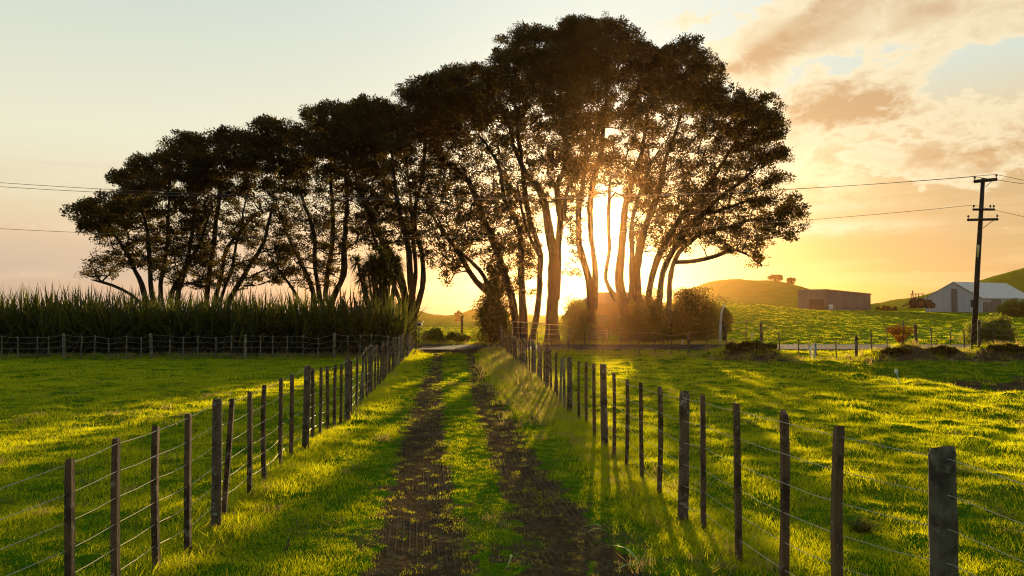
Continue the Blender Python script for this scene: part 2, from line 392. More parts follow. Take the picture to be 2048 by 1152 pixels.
def clad(name, c, axis, spacing, dirt=.3, depth=.03, rough=.5):
    """ribbed sheet metal"""
    m, g = newmat(name); tcn = g.n('ShaderNodeTexCoord'); s = g.n('ShaderNodeSeparateXYZ'); g.l(tcn.outputs['Object'], s.inputs[0])
    w = g.m('SINE', g.m('MULTIPLY', s.outputs[axis], 2 * math.pi / spacing))
    nn = g.noise(tcn.outputs['Object'], .9, 5, .6); sheet = g.m('FRACT', g.m('DIVIDE', s.outputs[axis], spacing * 4.0))
    st = g.n('ShaderNodeMapping'); g.l(tcn.outputs['Object'], st.inputs[0]); st.inputs['Scale'].default_value = (2.2, 2.2, .12)
    streak = g.noise(st.outputs[0], 1.5, 4, .6)
    colr = g.mix(g.m('MULTIPLY', g.smooth(streak, .45, .7), dirt), c, (c[0] * .5, c[1] * .45, c[2] * .4))
    colr = g.mix(g.m('MULTIPLY', g.m('LESS_THAN', sheet, .03), .5), colr, (c[0] * .4, c[1] * .4, c[2] * .4))
    colr = g.mix(g.m('MULTIPLY', nn, .25), colr, (c[0] * .7, c[1] * .68, c[2] * .62))
    out(g, princ(g, colr, rough, bump(g, w, depth, .6), .1, .4)); return m
M['shedwall'] = clad('white_cladding', (.55, .57, .58), 0, .4); M['shedside'] = clad('white_side_cladding', (.50, .52, .54), 1, .4)
M['shedroof'] = clad('pale_roofing', (.66, .64, .60), 0, .4, .4); M['sheddoor'] = clad('grey_door_cladding', (.15, .15, .155), 0, .3)
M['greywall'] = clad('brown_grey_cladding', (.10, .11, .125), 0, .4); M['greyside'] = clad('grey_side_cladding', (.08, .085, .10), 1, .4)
M['greyroof'] = clad('dull_roofing', (.30, .22, .13), 0, .4)

# ground
m, g = newmat('ground_grass_and_soil'); M['ground'] = m
P_ = pos(g); at_ = g.n('ShaderNodeAttribute', attribute_name='dirt'); dry = g.n('ShaderNodeAttribute', attribute_name='dry'); crs = g.n('ShaderNodeAttribute', attribute_name='across')
na = g.noise(P_, .28, 4, .6); nb = g.noise(P_, 3.0, 5, .65); nc = g.noise(P_, 22, 4, .7); nd = g.noise(P_, 90, 3, .7)
gcol = g.mix(g.smooth(na, .35, .65), (.05, .165, .004), (.095, .195, .005))
gcol = g.mix(g.m('MULTIPLY', g.smooth(nb, .4, .7), .7), gcol, (.14, .165, .015))
gcol = g.mix(g.smooth(nc, .42, .66), gcol, g.mix(.55, gcol, (.03, .045, .006)))
gcol = g.mix(dry.outputs['Fac'], gcol, (.20, .15, .05))
dcol = g.ramp(g.m('ADD', g.m('MULTIPLY', nc, .6), g.m('MULTIPLY', nb, .4)), [(.32, (.034, .023, .012)), (.5, (.085, .057, .028)), (.68, (.19, .135, .07))])
tread = g.m('MULTIPLY', g.smooth(g.m('SINE', g.m('MULTIPLY', crs.outputs['Fac'], 105.0)), -.1, .6), g.smooth(g.noise(P_, .8, 2, .5), .46, .56))
dcol = g.mix(g.m('MULTIPLY', tread, .45), dcol, (.17, .125, .075))
dmix = g.smooth(g.m('ADD', at_.outputs['Fac'], g.m('MULTIPLY', g.m('SUBTRACT', nc, .5), .9)), .28, .62)
crv = g.m('MULTIPLY', g.m('SINE', g.m('MULTIPLY', crs.outputs['Fac'], 120.0)), g.smooth(nb, .50, .60))
hh = g.m('ADD', g.m('ADD', nc, g.m('MULTIPLY', nd, .35)), g.m('MULTIPLY', g.m('MULTIPLY', tread, dmix), .8))
out(g, princ(g, g.mix(dmix, gcol, dcol), .95, bump(g, hh, .05, .9), spec=0))

m, g = newmat('road_surface'); M['road'] = m
P_ = pos(g); st = g.n('ShaderNodeMapping'); g.l(P_, st.inputs[0]); st.inputs['Scale'].default_value = (.12, 1.2, 1)
r1 = g.noise(st.outputs[0], 1.2, 5, .6); r2 = g.noise(P_, 40, 3, .7)
out(g, princ(g, g.mix(r2, g.ramp(r1, [(.35, (.040, .030, .026)), (.65, (.085, .062, .050))]), (.035, .027, .024)), .9, bump(g, r2, .01), spec=.08))
m, g = newmat('sea_water'); M['sea'] = m
P_ = pos(g); w1 = g.noise(P_, .03, 4, .6)
out(g, princ(g, (.10, .11, .13), .35, bump(g, w1, 2.0, .5), spec=.5))

# ------------------------------------------------------------------ ground sheet
def make_ground():
    rr = [.25, .8, 1.4, 2.0]
    while rr[-1] < 60: rr.append(rr[-1] * 1.0085)
    while rr[-1] < 1600: rr.append(rr[-1] * 1.022)
    rr = np.array(rr)
    fine = np.linspace(-rad(44), rad(44), 860)
    rest = np.linspace(rad(44), 2 * math.pi - rad(44), 120)[1:-1]
    th = np.concatenate([fine, rest]); nt = len(th)
    A, B = np.meshgrid(rr, th, indexing='ij')
    X = (A * np.sin(B)).ravel(); Y = (A * np.cos(B)).ravel(); Z = zf(X, Y)
    V = np.stack([X, Y, Z], 1); n = len(rr)
    i = np.arange(n - 1)[:, None] * nt; j = np.arange(nt)[None, :]; j2 = (j + 1) % nt
    Fq = np.stack([i + j, i + nt + j, i + nt + j2, i + j2], -1).reshape(-1, 4)[:, ::-1]
    V = np.concatenate([V, [[0, 0, gz(0, 0)]]])
    dirt = dirtmask(V[:, 0], V[:, 1])
    dd = drymask(V[:, 0], V[:, 1])
    ac = np.where(np.abs(V[:, 0] - rut_l(V[:, 1])) < np.abs(V[:, 0] - rut_r(V[:, 1])), V[:, 0] - rut_l(V[:, 1]), V[:, 0] - rut_r(V[:, 1]))
    o = fast_mesh('ground', V, Fq.ravel(), 4, M['ground'], None, dict(dirt=dirt, dry=dd, across=ac), True)
    return tag(o, kind='structure')
def fence_r_x(y): return np.interp(y, [2.2, 4.1, 5.45, 6.65, 10.07, 13.2, 40], [3.0, 2.45, 2.04, 1.57, 1.29, 1.05, -.55])
def fence_l_x(y): return np.interp(y, [3.4, 4.4, 5.4, 6.4, 10, 16, 40], [-2.9, -2.7, -2.64, -2.62, -2.86, -3.14, -5.3])
def drymask(x, y):
    d = np.exp(-((x - fence_r_x(y) + .25) / .55) ** 2) * sst(y, 9, 18) * (y < 37)
    return np.clip(d * .8 * sst(fbm(x, y, .9, 3, 77), -.4, .3), 0, 1)
make_ground()

# road: a cambered sheet just above the ground, and its gravel shoulder
def strip(name, y0, y1, lift, mat):
    xs = np.linspace(-160, 160, 161); ys = np.linspace(y0, y1, 6)
    V = [(x, y + .35 * math.sin(x * .045 + 1.0), 0) for x in xs for y in ys]
    V = np.array(V); cen = (y0 + y1) / 2; hw = (y1 - y0) / 2
    V[:, 2] = zbase(V[:, 0], V[:, 1]) + lift
    n = len(ys); f = [(a * n + b, (a + 1) * n + b, (a + 1) * n + b + 1, a * n + b + 1) for a in range(len(xs) - 1) for b in range(n - 1)]
    o = fast_mesh(name, V, np.array(f).ravel(), 4, mat, None, None, True)
    return tag(o, kind='structure')
strip('road', ROAD_Y0 + .2, ROAD_Y1, .05, M['road'])
mb = MB(); mb.add([(-30000, 380, -40), (30000, 380, -40), (30000, 60000, -40), (-30000, 60000, -40)], [(0, 1, 2, 3)])
tag(mb.build('sea', M['sea']), kind='structure')

# ------------------------------------------------------------------ grass: tufts scattered over the ground
def blades(n, h, spread, width, lean, seed, droop=.5):
    r = np.random.default_rng(seed); V = []; Fc = []
    for k in range(n):
        bx, by = r.normal(0, spread, 2); a = r.uniform(0, 2 * math.pi); hh = h * r.uniform(.45, 1.15); ln = lean * r.uniform(.3, 1.3) * hh
        w = width * r.uniform(.7, 1.2); fa = r.uniform(0, math.pi); wx, wy = math.cos(fa) * w / 2, math.sin(fa) * w / 2
        b0 = len(V)
        for t, ww in ((0, 1), (.45, .85), (.8, .5)):
            ox = math.cos(a) * ln * t ** 1.7; oy = math.sin(a) * ln * t ** 1.7; z = hh * (t - droop * .35 * t ** 3) - .012
            V += [(bx + ox - wx * ww, by + oy - wy * ww, z), (bx + ox + wx * ww, by + oy + wy * ww, z)]
        V.append((bx + math.cos(a) * ln, by + math.sin(a) * ln, hh * (1 - droop * .35)))
        Fc += [(b0, b0 + 1, b0 + 3, b0 + 2), (b0 + 2, b0 + 3, b0 + 5, b0 + 4), (b0 + 4, b0 + 5, b0 + 6)]
    return V, Fc
def tuft_collection(name, specs, mat):
    c = bpy.data.collections.new(name)
    for k, (n, h, sp_, w, le, dr) in enumerate(specs):
        V, Fc = blades(n, h, sp_, w, le, 100 + k, dr)
        me = bpy.data.meshes.new('tuft'); me.from_pydata(V, [], Fc); me.materials.append(mat[k] if isinstance(mat, list) else mat)
        c.objects.link(bpy.data.objects.new('%s_%02d' % (name, k), me))
    return c
def scatter(name, P, scl, idx, colln, label_kind='stuff'):
    n = len(P); me = bpy.data.meshes.new(name); me.vertices.add(n); me.vertices.foreach_set('co', np.ascontiguousarray(P, np.float32).ravel())
    for nm, arr, ty in (('scl', scl, 'FLOAT'), ('rot', R.uniform(0, 6.283, n), 'FLOAT'), ('idx', idx, 'INT')):
        a = me.attributes.new(nm, ty, 'POINT'); a.data.foreach_set('value', np.ascontiguousarray(arr, np.int32 if ty == 'INT' else np.float32))
    o = link(bpy.data.objects.new(name, me))
    ng = bpy.data.node_groups.new(name, 'GeometryNodeTree')
    ng.interface.new_socket('Geometry', in_out='INPUT', socket_type='NodeSocketGeometry'); ng.interface.new_socket('Geometry', in_out='OUTPUT', socket_type='NodeSocketGeometry')
    N = ng.nodes; L = ng.links; gi = N.new('NodeGroupInput'); go = N.new('NodeGroupOutput')
    ip = N.new('GeometryNodeInstanceOnPoints'); ci = N.new('GeometryNodeCollectionInfo'); ci.inputs[0].default_value = colln; ci.inputs['Separate Children'].default_value = True; ci.inputs['Reset Children'].default_value = True
    def na_(nm, ty):
        a = N.new('GeometryNodeInputNamedAttribute'); a.data_type = ty; a.inputs[0].default_value = nm; return a.outputs[0]
    L.new(gi.outputs[0], ip.inputs['Points']); L.new(ci.outputs[0], ip.inputs['Instance']); ip.inputs['Pick Instance'].default_value = True
    L.new(na_('idx', 'INT'), ip.inputs['Instance Index']); L.new(na_('scl', 'FLOAT'), ip.inputs['Scale'])
    cb = N.new('ShaderNodeCombineXYZ'); L.new(na_('rot', 'FLOAT'), cb.inputs[2]); L.new(cb.outputs[0], ip.inputs['Rotation'])
    L.new(ip.outputs[0], go.inputs[0])
    md = o.modifiers.new('scatter', 'NODES'); md.node_group = ng
    return tag(o, kind='stuff')
short = tuft_collection('pasture_tuft', [(44, .040, .085, .0050, .6, .3), (40, .050, .090, .0050, .6, .4), (34, .062, .090, .0055, .7, .4), (38, .034, .10, .0055, .9, .4), (26, .085, .07, .0055, .6, .5)], M['blade'])
coarse = tuft_collection('coarse_tuft', [(34, .070, .15, .012, .6, .3), (30, .085, .16, .013, .7, .4), (26, .105, .15, .013, .7, .5)], M['blade'])
long_ = tuft_collection('verge_tuft', [(34, .17, .06, .0055, .8, .9), (30, .24, .07, .006, .7, .9), (26, .20, .06, .009, .9, 1.0), (22, .28, .08, .009, .6, .9)], [M['blade'], M['blade'], M['dry'], M['dry']])

def frustum_points(d0, d1, density, half=.80):
    area = half * (d1 * d1 - d0 * d0); n = int(area * density)
    d = np.sqrt(R.uniform(d0 * d0, d1 * d1, n)); x = d * R.uniform(-half, half, n)
    return x, d
def fenced_height(x, y):                 # pasture grows thicker in patches and close to the fences
    t = sst(fbm(x, y, 1.2, 3, 90), -.25, .45)
    tr = 1 - sst(np.abs(x - (rut_l(y) + rut_r(y)) / 2), 1.0, 1.7)
    f = np.exp(-((x - fence_l_x(y)) / .35) ** 2) + np.exp(-((x - fence_r_x(y)) / .35) ** 2)
    return (.65 + .65 * t) * (1 - .52 * tr) + .5 * f
for (d0, d1, den, sc) in ((3.2, 7.5, 190, .82), (7.5, 12, 120, .95), (12, 20, 56, 1.15)):
    x, y = frustum_points(d0, d1, den)
    dm = dirtmask(x, y); keep = R.uniform(0, 1, len(x)) > dm * .94 - .06
    keep &= fbm(x, y, 2.2, 2, 95) > -.62
    x, y = x[keep], y[keep]; z = zf(x, y)
    s0 = sc * fenced_height(x, y) * R.uniform(.7, 1.25, len(x))
    scatter('grass', np.stack([x, y, z], 1), s0, R.integers(0, 5, len(x)), short)
for (d0, d1, den, sc) in ((19, 30, 20, .9), (30, 37, 12, 1.0), (43.6, 60, 2.2, .8), (60, 115, 1.6, .75)):
    x, y = frustum_points(d0, d1, den)
    keep = R.uniform(0, 1, len(x)) > dirtmask(x, y) * 1.25 - .12
    x, y = x[keep], y[keep]
    scatter('grass', np.stack([x, y, zf(x, y)], 1), sc * fenced_height(x, y) * R.uniform(.7, 1.3, len(x)), R.integers(0, 3, len(x)), coarse)
weeds = tuft_collection('weed_tuft', [(26, .09, .05, .016, 1.1, .7), (30, .07, .06, .020, 1.3, .7), (30, .13, .05, .008, .7, .6)], [M['leaf3'], M['leaf3'], M['dry']])
x, y = frustum_points(4, 20, 3.2); kk = (fbm(x, y, .5, 2, 140) > .08) & (dirtmask(x, y) < .4); x, y = x[kk], y[kk]
scatter('weeds', np.stack([x, y, zf(x, y)], 1), R.uniform(.5, 1.2, len(x)), R.choice([0, 1, 0, 1, 2], len(x)), weeds)
# long verge grass under the two track fences, straw coloured on the right one
def verge(fx, n, y0, y1, off, sd, dryf, sc0):
    y = R.uniform(y0 ** .5, y1 ** .5, n) ** 2; x = fx(y) + off + R.normal(0, sd, n)
    idx = np.where(R.uniform(0, 1, n) < dryf(y), R.integers(2, 4, n), R.integers(0, 2, n))
    s0 = sc0(y) * R.uniform(.5, 1.25, n)
    k = fbm(x, y, .9, 2, 120) > -.35
    scatter('verge_grass', np.stack([x, y, zf(x, y)], 1)[k], s0[k], idx[k], long_)
verge(fence_r_x, 2600, 4.0, 37, -.10, .18, lambda y: .12 + .45 * sst(y, 10, 20), lambda y: .6 + .9 * sst(y, 9, 22))
verge(fence_r_x, 1500, 12, 37, -.5, .30, lambda y: .5 + 0 * y, lambda y: .8 + 1.0 * sst(y, 12, 24))
verge(fence_l_x, 1500, 4.0, 37, .05, .12, lambda y: .12 + 0 * y, lambda y: .45 + .3 * sst(y, 9, 22))

# ------------------------------------------------------------------ leaves and branches
def leaf_quads(C, N_, size, aspect=.45, droop=None):
    """C centres, one diamond leaf each"""
    n = len(C); a = R.normal(0, 1, (n, 3)); a /= np.linalg.norm(a, axis=1, keepdims=True)
    if N_ is not None: a = a + N_ * .6
    a /= np.linalg.norm(a, axis=1, keepdims=True)
    b = np.cross(a, R.normal(0, 1, (n, 3))); b /= np.maximum(np.linalg.norm(b, axis=1, keepdims=True), 1e-6)
    s = (size * R.uniform(.6, 1.3, n))[:, None]
    V = np.stack([C, C + a * s * .5 + b * s * aspect * .5, C + a * s, C + a * s * .5 - b * s * aspect * .5], 1)
    return V.reshape(-1, 3)
def clumps_to_leaves(CC, RR, per, size, flat=.7):
    k = np.repeat(np.arange(len(CC)), per); n = len(k)
    d = R.normal(0, 1, (n, 3)); d /= np.linalg.norm(d, axis=1, keepdims=True)
    rr = RR[k] * R.uniform(0, 1, n) ** .45
    P = CC[k] + d * rr[:, None] * np.array([1, 1, flat])
    dd = d.copy(); dd[:, 2] += .4
    return leaf_quads(P, dd, size * R.uniform(.65, 1.5, len(CC))[k])
def leaves_mesh(name, V, mat, parent): return fast_mesh(name, V, np.arange(len(V)), 4, mat, parent)

def inside(poly, x, y):
    poly = np.asarray(poly, float); c = np.zeros(len(x), bool); j = len(poly) - 1
    for i in range(len(poly)):
        xi, yi = poly[i]; xj, yj = poly[j]
        c ^= ((yi > y) != (yj > y)) & (x < (xj - xi) * (y - yi) / (yj - yi + 1e-9) + xi); j = i
    return c
def edge_dist(poly, x, y):
    poly = np.asarray(poly, float); best = np.full(len(x), 1e9)
    for i in range(len(poly)):
        a = poly[i - 1]; b = poly[i]; ab = b - a; t = np.clip(((x - a[0]) * ab[0] + (y - a[1]) * ab[1]) / (ab @ ab + 1e-9), 0, 1)
        best = np.minimum(best, np.hypot(x - a[0] - t * ab[0], y - a[1] - t * ab[1]))
    return best
def sample_boughs(poly, n, D, thick, sep, rim=19.0, other=None):
    poly = np.asarray(poly, float); lo = poly.min(0); hi = poly.max(0); pts = []
    x = R.uniform(lo[0], hi[0], n * 60); y = R.uniform(lo[1], hi[1], n * 60); k = inside(poly, x, y); x, y = x[k], y[k]
    e = edge_dist(poly, x, y); th = thick * np.sqrt(np.clip(e / 120, .05, 1))
    t = R.uniform(-1, 1, len(x)) * th
    if other is not None:                # keep boughs back from the outer outline only
        ok = np.ones(len(x), bool)
        for a in np.arange(8) * math.pi / 4:
            xx, yy = x + rim * math.cos(a), y + rim * math.sin(a); ok &= inside(poly, xx, yy) | inside(other, xx, yy)
        x, y, e, t = x[ok], y[ok], e[ok], t[ok]; rim = 0
    for px, py, tt, ee in zip(x, y, t, e):
        if ee < rim: continue
        p = at(px, py, D + tt)
        if all((p - q[0]).length_squared > sep * sep for q in pts): pts.append((p, px, py))
        if len(pts) >= n: break
    top = np.array([y[np.abs(x - q[1]) < 8].min() if (np.abs(x - q[1]) < 8).any() else q[2] for q in pts]); dv = np.array([q[2] for q in pts]) - top
    return np.array([tuple(p[0]) for p in pts]), dv
def smooth_path(P, step):
    P = [np.array(p) for p in P]; Q = [2 * P[0] - P[1]] + P + [2 * P[-1] - P[-2]]; o = []
    for i in range(1, len(Q) - 2):
        n = max(2, int(np.linalg.norm(Q[i + 1] - Q[i]) / step))
        for k in range(n):
            t = k / n; a, b, c, d = Q[i - 1], Q[i], Q[i + 1], Q[i + 2]
            o.append(.5 * ((2 * b) + (-a + c) * t + (2 * a - 5 * b + 4 * c - d) * t * t + (-a + 3 * b - 3 * c + d) * t ** 3))
    o.append(P[-1]); return np.array(o)

def big_tree(label, D, stems, dense, sparse, n_dense, n_sparse, thick, group='tall spreading trees beyond the road', leaf='leaf', per=88, size=.14, sep=1.10, fl=.9, name='tree'):
    base_px = stems[0][1][0][0]
    root = empty(name, (col(base_px, D), D, gz(col(base_px, D), D) - .05)); ox = np.array(root.location)
    tag(root, label, 'tree', group)
    NP, PAR, MINR, chains = [], [], [], []
    for r0, pl in stems:
        fan = R.uniform(-1, 1) * thick * .55; L = len(pl) - 1
        pts = [at(px, py, D + fan * (k / L) ** 1.3) for k, (px, py) in enumerate(pl)]
        if pl[0][1] > 640:               # stem rooted in the ground
            pts[0].z = gz(pts[0].x, pts[0].y) - .15
        Pp = smooth_path(pts, .45); n = len(Pp)
        w = np.stack([np.convolve(R.normal(0, 1, n + 6), np.ones(7) / 7, 'valid') for _ in range(3)], 1) * .20
        w[0] = 0; w[:, 2] *= .4; Pp = Pp + w * np.linspace(0, 1, n)[:, None] ** .5
        idx = []
        for k in range(n):
            NP.append(Pp[k]); PAR.append(idx[-1] if idx else -1); MINR.append(r0 * (1 - k / (n - 1)) ** .75 * .64 + .03); idx.append(len(NP) - 1)
        MINR[idx[0]] *= 1.35 if pl[0][1] > 640 else 1
        if n > 3 and pl[0][1] > 640: MINR[idx[1]] *= 1.12
        chains.append(idx)
    B1, dv1 = sample_boughs(dense, int(n_dense * 1.15), D, thick, sep, 19, sparse); B2, dv2 = sample_boughs(sparse, int(n_sparse * 2.5), D, thick * .85, sep * .62, 10, dense)
    fac = np.concatenate([1 - .7 * sst(dv1, 35, 175), np.zeros(len(B2))])
    T = np.concatenate([B1, B2]); NP = list(NP)
    arr = np.array(NP); dmin = np.array([np.min(np.linalg.norm(arr - t, axis=1)) for t in T]); order = np.argsort(dmin)
    tips = []
    for q in order:
        t = T[q]; A = np.array(NP); d = A - t; dist = np.linalg.norm(d, axis=1)
        cost = dist + 1.1 * np.maximum(0, A[:, 2] - t[2] + .25 * dist) + .15 * np.maximum(0, t[2] - A[:, 2])
        j = int(np.argmin(cost)); p0 = A[j]; pd = A[j] - A[PAR[j]] if PAR[j] >= 0 else np.array([0, 0, 1.])
        pd = pd / max(np.linalg.norm(pd), 1e-6); L = np.linalg.norm(t - p0)
        if L < .3: tips.append(j); continue
        c1 = p0 + (pd * .55 + np.array([0, 0, .25])) * L * .5; n = max(3, int(L / .42)); idx = [j]
        wob_ = R.normal(0, .055, (n + 1, 3))
        for k in range(1, n + 1):
            s = k / n; p = (1 - s) ** 2 * p0 + 2 * s * (1 - s) * c1 + s * s * t + (wob_[k] if k < n else 0)
            NP.append(p); PAR.append(idx[-1]); MINR.append(.014); idx.append(len(NP) - 1)
        chains.append(idx); tips.append(idx[-1])
    cnt = np.zeros(len(NP)); 
    for t in tips: cnt[t] += 1
    for k in range(len(NP) - 1, -1, -1):
        if PAR[k] >= 0: cnt[PAR[k]] += cnt[k]
    rad_ = np.maximum(np.array(MINR), .020 * np.maximum(cnt, .4) ** .50)
    A = np.array(NP) - ox; mb = MB()
    for ci, idx in enumerate(chains):
        rr = rad_[idx].copy()
        if ci >= len(stems): rr[0] = rr[1]
        rr[-1] = min(rr[-1], .02)
        if ci < len(stems): rr = rr * (1 + R.normal(0, .07, len(rr)))
        mb.tube(A[idx], rr, 8 if ci < len(stems) else 5, cap=ci < len(stems))
    # fine twigs round each bough, and the leaf clumps on them
    ct, cr = [], []
    for bi, b in enumerate(T):
        de = bi < len(B1); k = max(4, int(12 * fac[bi])) if de else int(R.integers(3, 9))
        u = R.normal(0, 1, (k, 3)); u /= np.linalg.norm(u, axis=1, keepdims=True); u[:, 2] = np.abs(u[:, 2]) * 1.1 - .25
        rb = (R.uniform(.65, 1.15) if de else R.uniform(.4, .85)) * R.uniform(.5, 1.0, k)
        e = b + u * rb[:, None] * np.array([1.1, 1.1, fl])
        for q in e[:6]: mb.tube(np.array([b, (b + q) / 2 + R.normal(0, .06, 3), q]) - ox, (.018, .012, .006), 3, cap=False)
        ct.append(e); cr.append(R.uniform(.26, .46, k) if de else R.uniform(.16, .36, k))
    mb.build('trunk', M['bark'], root, True)
    CC = np.concatenate(ct) - ox; CR = np.concatenate(cr); dn = np.repeat(np.arange(len(T)) < len(B1), [len(x) for x in ct])
    V = clumps_to_leaves(CC[dn], CR[dn], per, size)
    if (~dn).any(): V = np.concatenate([V, clumps_to_leaves(CC[~dn], CR[~dn], max(12, per // 3), size * .9)])
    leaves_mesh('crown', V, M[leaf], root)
    return root

big_tree('lowest tree at the left end of the row, its boughs reaching over the flax hedge', 45,
    [(.30, [(300, 690), (292, 600), (268, 530), (232, 470), (190, 420)]), (.26, [(312, 690), (306, 600), (300, 520), (290, 440), (270, 360)]),
     (.24, [(322, 690), (322, 590), (330, 520), (335, 430), (340, 340)]), (.30, [(332, 690), (340, 600), (370, 540), (402, 480), (430, 400)]),
     (.12, [(296, 620), (262, 592), (222, 572), (180, 560)]), (.16, [(362, 690), (356, 600), (375, 520), (385, 450), (390, 360)])],
    [(136, 405), (150, 390), (215, 392), (222, 340), (240, 320), (300, 305), (318, 268), (390, 258), (430, 300), (430, 380), (400, 440), (330, 480), (250, 500), (180, 480), (150, 450)],
    [(150, 560), (180, 510), (250, 490), (420, 400), (440, 590), (350, 580), (270, 540), (200, 570)], 105, 60, 3.8)
big_tree('slender tree with two pale stems, second from the left end of the row', 46,
    [(.20, [(413, 690), (415, 600), (424, 520), (432, 440), (445, 340)]), (.18, [(436, 690), (440, 600), (462, 540), (478, 470), (500, 380)]),
     (.14, [(428, 690), (430, 610), (440, 560), (455, 500), (520, 420)]), (.14, [(450, 690), (455, 610), (490, 550), (530, 480), (545, 400)])],
    [(385, 270), (430, 262), (455, 245), (490, 262), (520, 235), (570, 235), (600, 250), (600, 360), (540, 390), (450, 400), (390, 390)],
    [(380, 380), (590, 370), (600, 560), (540, 590), (430, 590), (380, 520)], 85, 62, 3.6)
big_tree('middle tree of the left row, many stems rising in a fan behind the hedge', 45,
    [(.26, [(640, 690), (630, 600), (612, 540), (585, 490), (562, 440), (545, 380)]), (.24, [(646, 690), (640, 600), (632, 540), (626, 470), (600, 400), (590, 320)]),
     (.26, [(652, 690), (650, 600), (655, 540), (664, 480), (668, 420), (660, 330)]), (.2, [(658, 690), (662, 610), (690, 550), (692, 480), (694, 400), (690, 300)]),
     (.15, [(634, 690), (600, 600), (560, 540), (530, 500)])],
    [(590, 250), (620, 215), (655, 200), (690, 205), (745, 190), (790, 205), (800, 300), (780, 370), (700, 390), (600, 390), (560, 370), (560, 300)],
    [(540, 370), (790, 370), (760, 470), (700, 520), (680, 590), (610, 590), (540, 560)], 120, 58, 3.9)
big_tree('gnarled tree at the end of the left track fence, where the track meets the road', 43.6,
    [(.42, [(818, 700), (818, 640), (806, 570), (782, 510), (745, 440), (718, 380), (700, 300)]), (.34, [(824, 700), (824, 640), (818, 560), (814, 490), (800, 430), (790, 350), (780, 270)]),
     (.26, [(828, 700), (830, 630), (845, 560), (842, 490), (832, 440), (845, 350), (850, 270)]), (.22, [(814, 660), (800, 600), (770, 540), (750, 470), (735, 400)]), (.18, [(822, 620), (832, 540), (825, 450), (815, 330)])],
    [(700, 215), (745, 195), (800, 200), (812, 168), (850, 150), (900, 130), (910, 260), (900, 360), (850, 400), (760, 400), (700, 380)],
    [(700, 380), (880, 380), (870, 480), (870, 560), (850, 540), (800, 500), (760, 520), (710, 480)], 130, 50, 3.9)
big_tree('broad many-stemmed tree right of the track with a long limb leaning over to the left', 44.5,
    [(.34, [(1020, 695), (1000, 615), (955, 562), (915, 505), (875, 450), (850, 395)]), (.30, [(1035, 695), (1030, 630), (1012, 560), (988, 490), (958, 425), (935, 365), (885, 320)]),
     (.36, [(1048, 695), (1048, 620), (1045, 530), (1034, 450), (1010, 400), (998, 330), (955, 260)]), (.26, [(1062, 695), (1078, 600), (1080, 510), (1060, 440), (1050, 370), (1040, 300), (1030, 200)]),
     (.62, [(1105, 700), (1105, 620), (1106, 520), (1094, 430), (1082, 385), (1050, 340), (1010, 240)]), (.36, [(1112, 600), (1118, 500), (1120, 420), (1112, 370), (1132, 320), (1125, 200), (1120, 120)]),
     (.16, [(1128, 440), (1133, 390), (1150, 350), (1175, 320), (1200, 250)]), (.16, [(1078, 510), (1055, 470), (1045, 430), (1035, 360)]), (.2, [(985, 600), (960, 540), (900, 480), (870, 420)])],
    [(850, 160), (905, 130), (965, 130), (990, 100), (1020, 60), (1060, 45), (1090, 55), (1130, 32), (1190, 30), (1210, 140), (1200, 280), (1150, 330), (1030, 330), (960, 330), (900, 350), (850, 330), (800, 280), (815, 200)],
    [(840, 330), (1180, 320), (1150, 410), (1080, 440), (1075, 600), (985, 600), (950, 520), (900, 590), (870, 540), (850, 430)], 245, 135, 4.6)
big_tree('upright tree with a slim forked trunk standing against the sun', 46.5,
    [(.42, [(1182, 700), (1182, 620), (1178, 560), (1162, 490), (1158, 410), (1172, 320), (1180, 220)]), (.30, [(1188, 620), (1192, 540), (1182, 450), (1184, 380), (1205, 300), (1215, 180)]),
     (.14, [(1160, 440), (1150, 385), (1132, 360), (1120, 340)]), (.2, [(1232, 600), (1212, 560), (1218, 500), (1215, 430), (1225, 340)])],
    [(1100, 60), (1150, 34), (1230, 32), (1270, 60), (1300, 100), (1310, 250), (1270, 330), (1190, 345), (1110, 320), (1090, 200)],
    [(1110, 320), (1310, 320), (1300, 430), (1240, 400), (1180, 400), (1165, 520), (1130, 600), (1125, 480)], 130, 42, 4.0)
big_tree('widest tree at the right end of the row, its crown sweeping low to the right', 45,
    [(.50, [(1252, 700), (1250, 620), (1240, 560), (1244, 480), (1250, 410), (1280, 310), (1300, 200)]), (.46, [(1280, 700), (1278, 620), (1275, 540), (1288, 460), (1312, 400), (1335, 320), (1365, 220)]),
     (.34, [(1300, 700), (1298, 600), (1314, 520), (1352, 450), (1400, 390), (1445, 320), (1490, 250)]), (.34, [(1318, 700), (1318, 610), (1332, 530), (1382, 455), (1432, 405), (1490, 355), (1540, 300)]),
     (.26, [(1340, 700), (1338, 600), (1348, 520), (1395, 470), (1450, 455), (1510, 438), (1560, 440)]), (.14, [(1345, 525), (1390, 523), (1432, 512), (1470, 500), (1505, 515)]),
     (.24, [(1262, 600), (1264, 500), (1262, 440), (1290, 360), (1330, 280)]), (.2, [(1360, 470), (1400, 430), (1440, 420), (1500, 400), (1550, 400)])],
    [(1270, 60), (1300, 65), (1312, 95), (1345, 68), (1395, 75), (1425, 110), (1442, 145), (1458, 185), (1530, 190), (1560, 215), (1578, 250), (1565, 285), (1585, 325), (1575, 370), (1610, 405),
     (1602, 465), (1585, 505), (1520, 495), (1500, 430), (1520, 370), (1480, 300), (1400, 280), (1330, 300), (1260, 300)],
    [(1260, 300), (1400, 280), (1490, 300), (1520, 370), (1500, 430), (1550, 500), (1530, 545), (1480, 525), (1400, 500), (1330, 540), (1255, 500), (1250, 400)], 258, 145, 4.7)

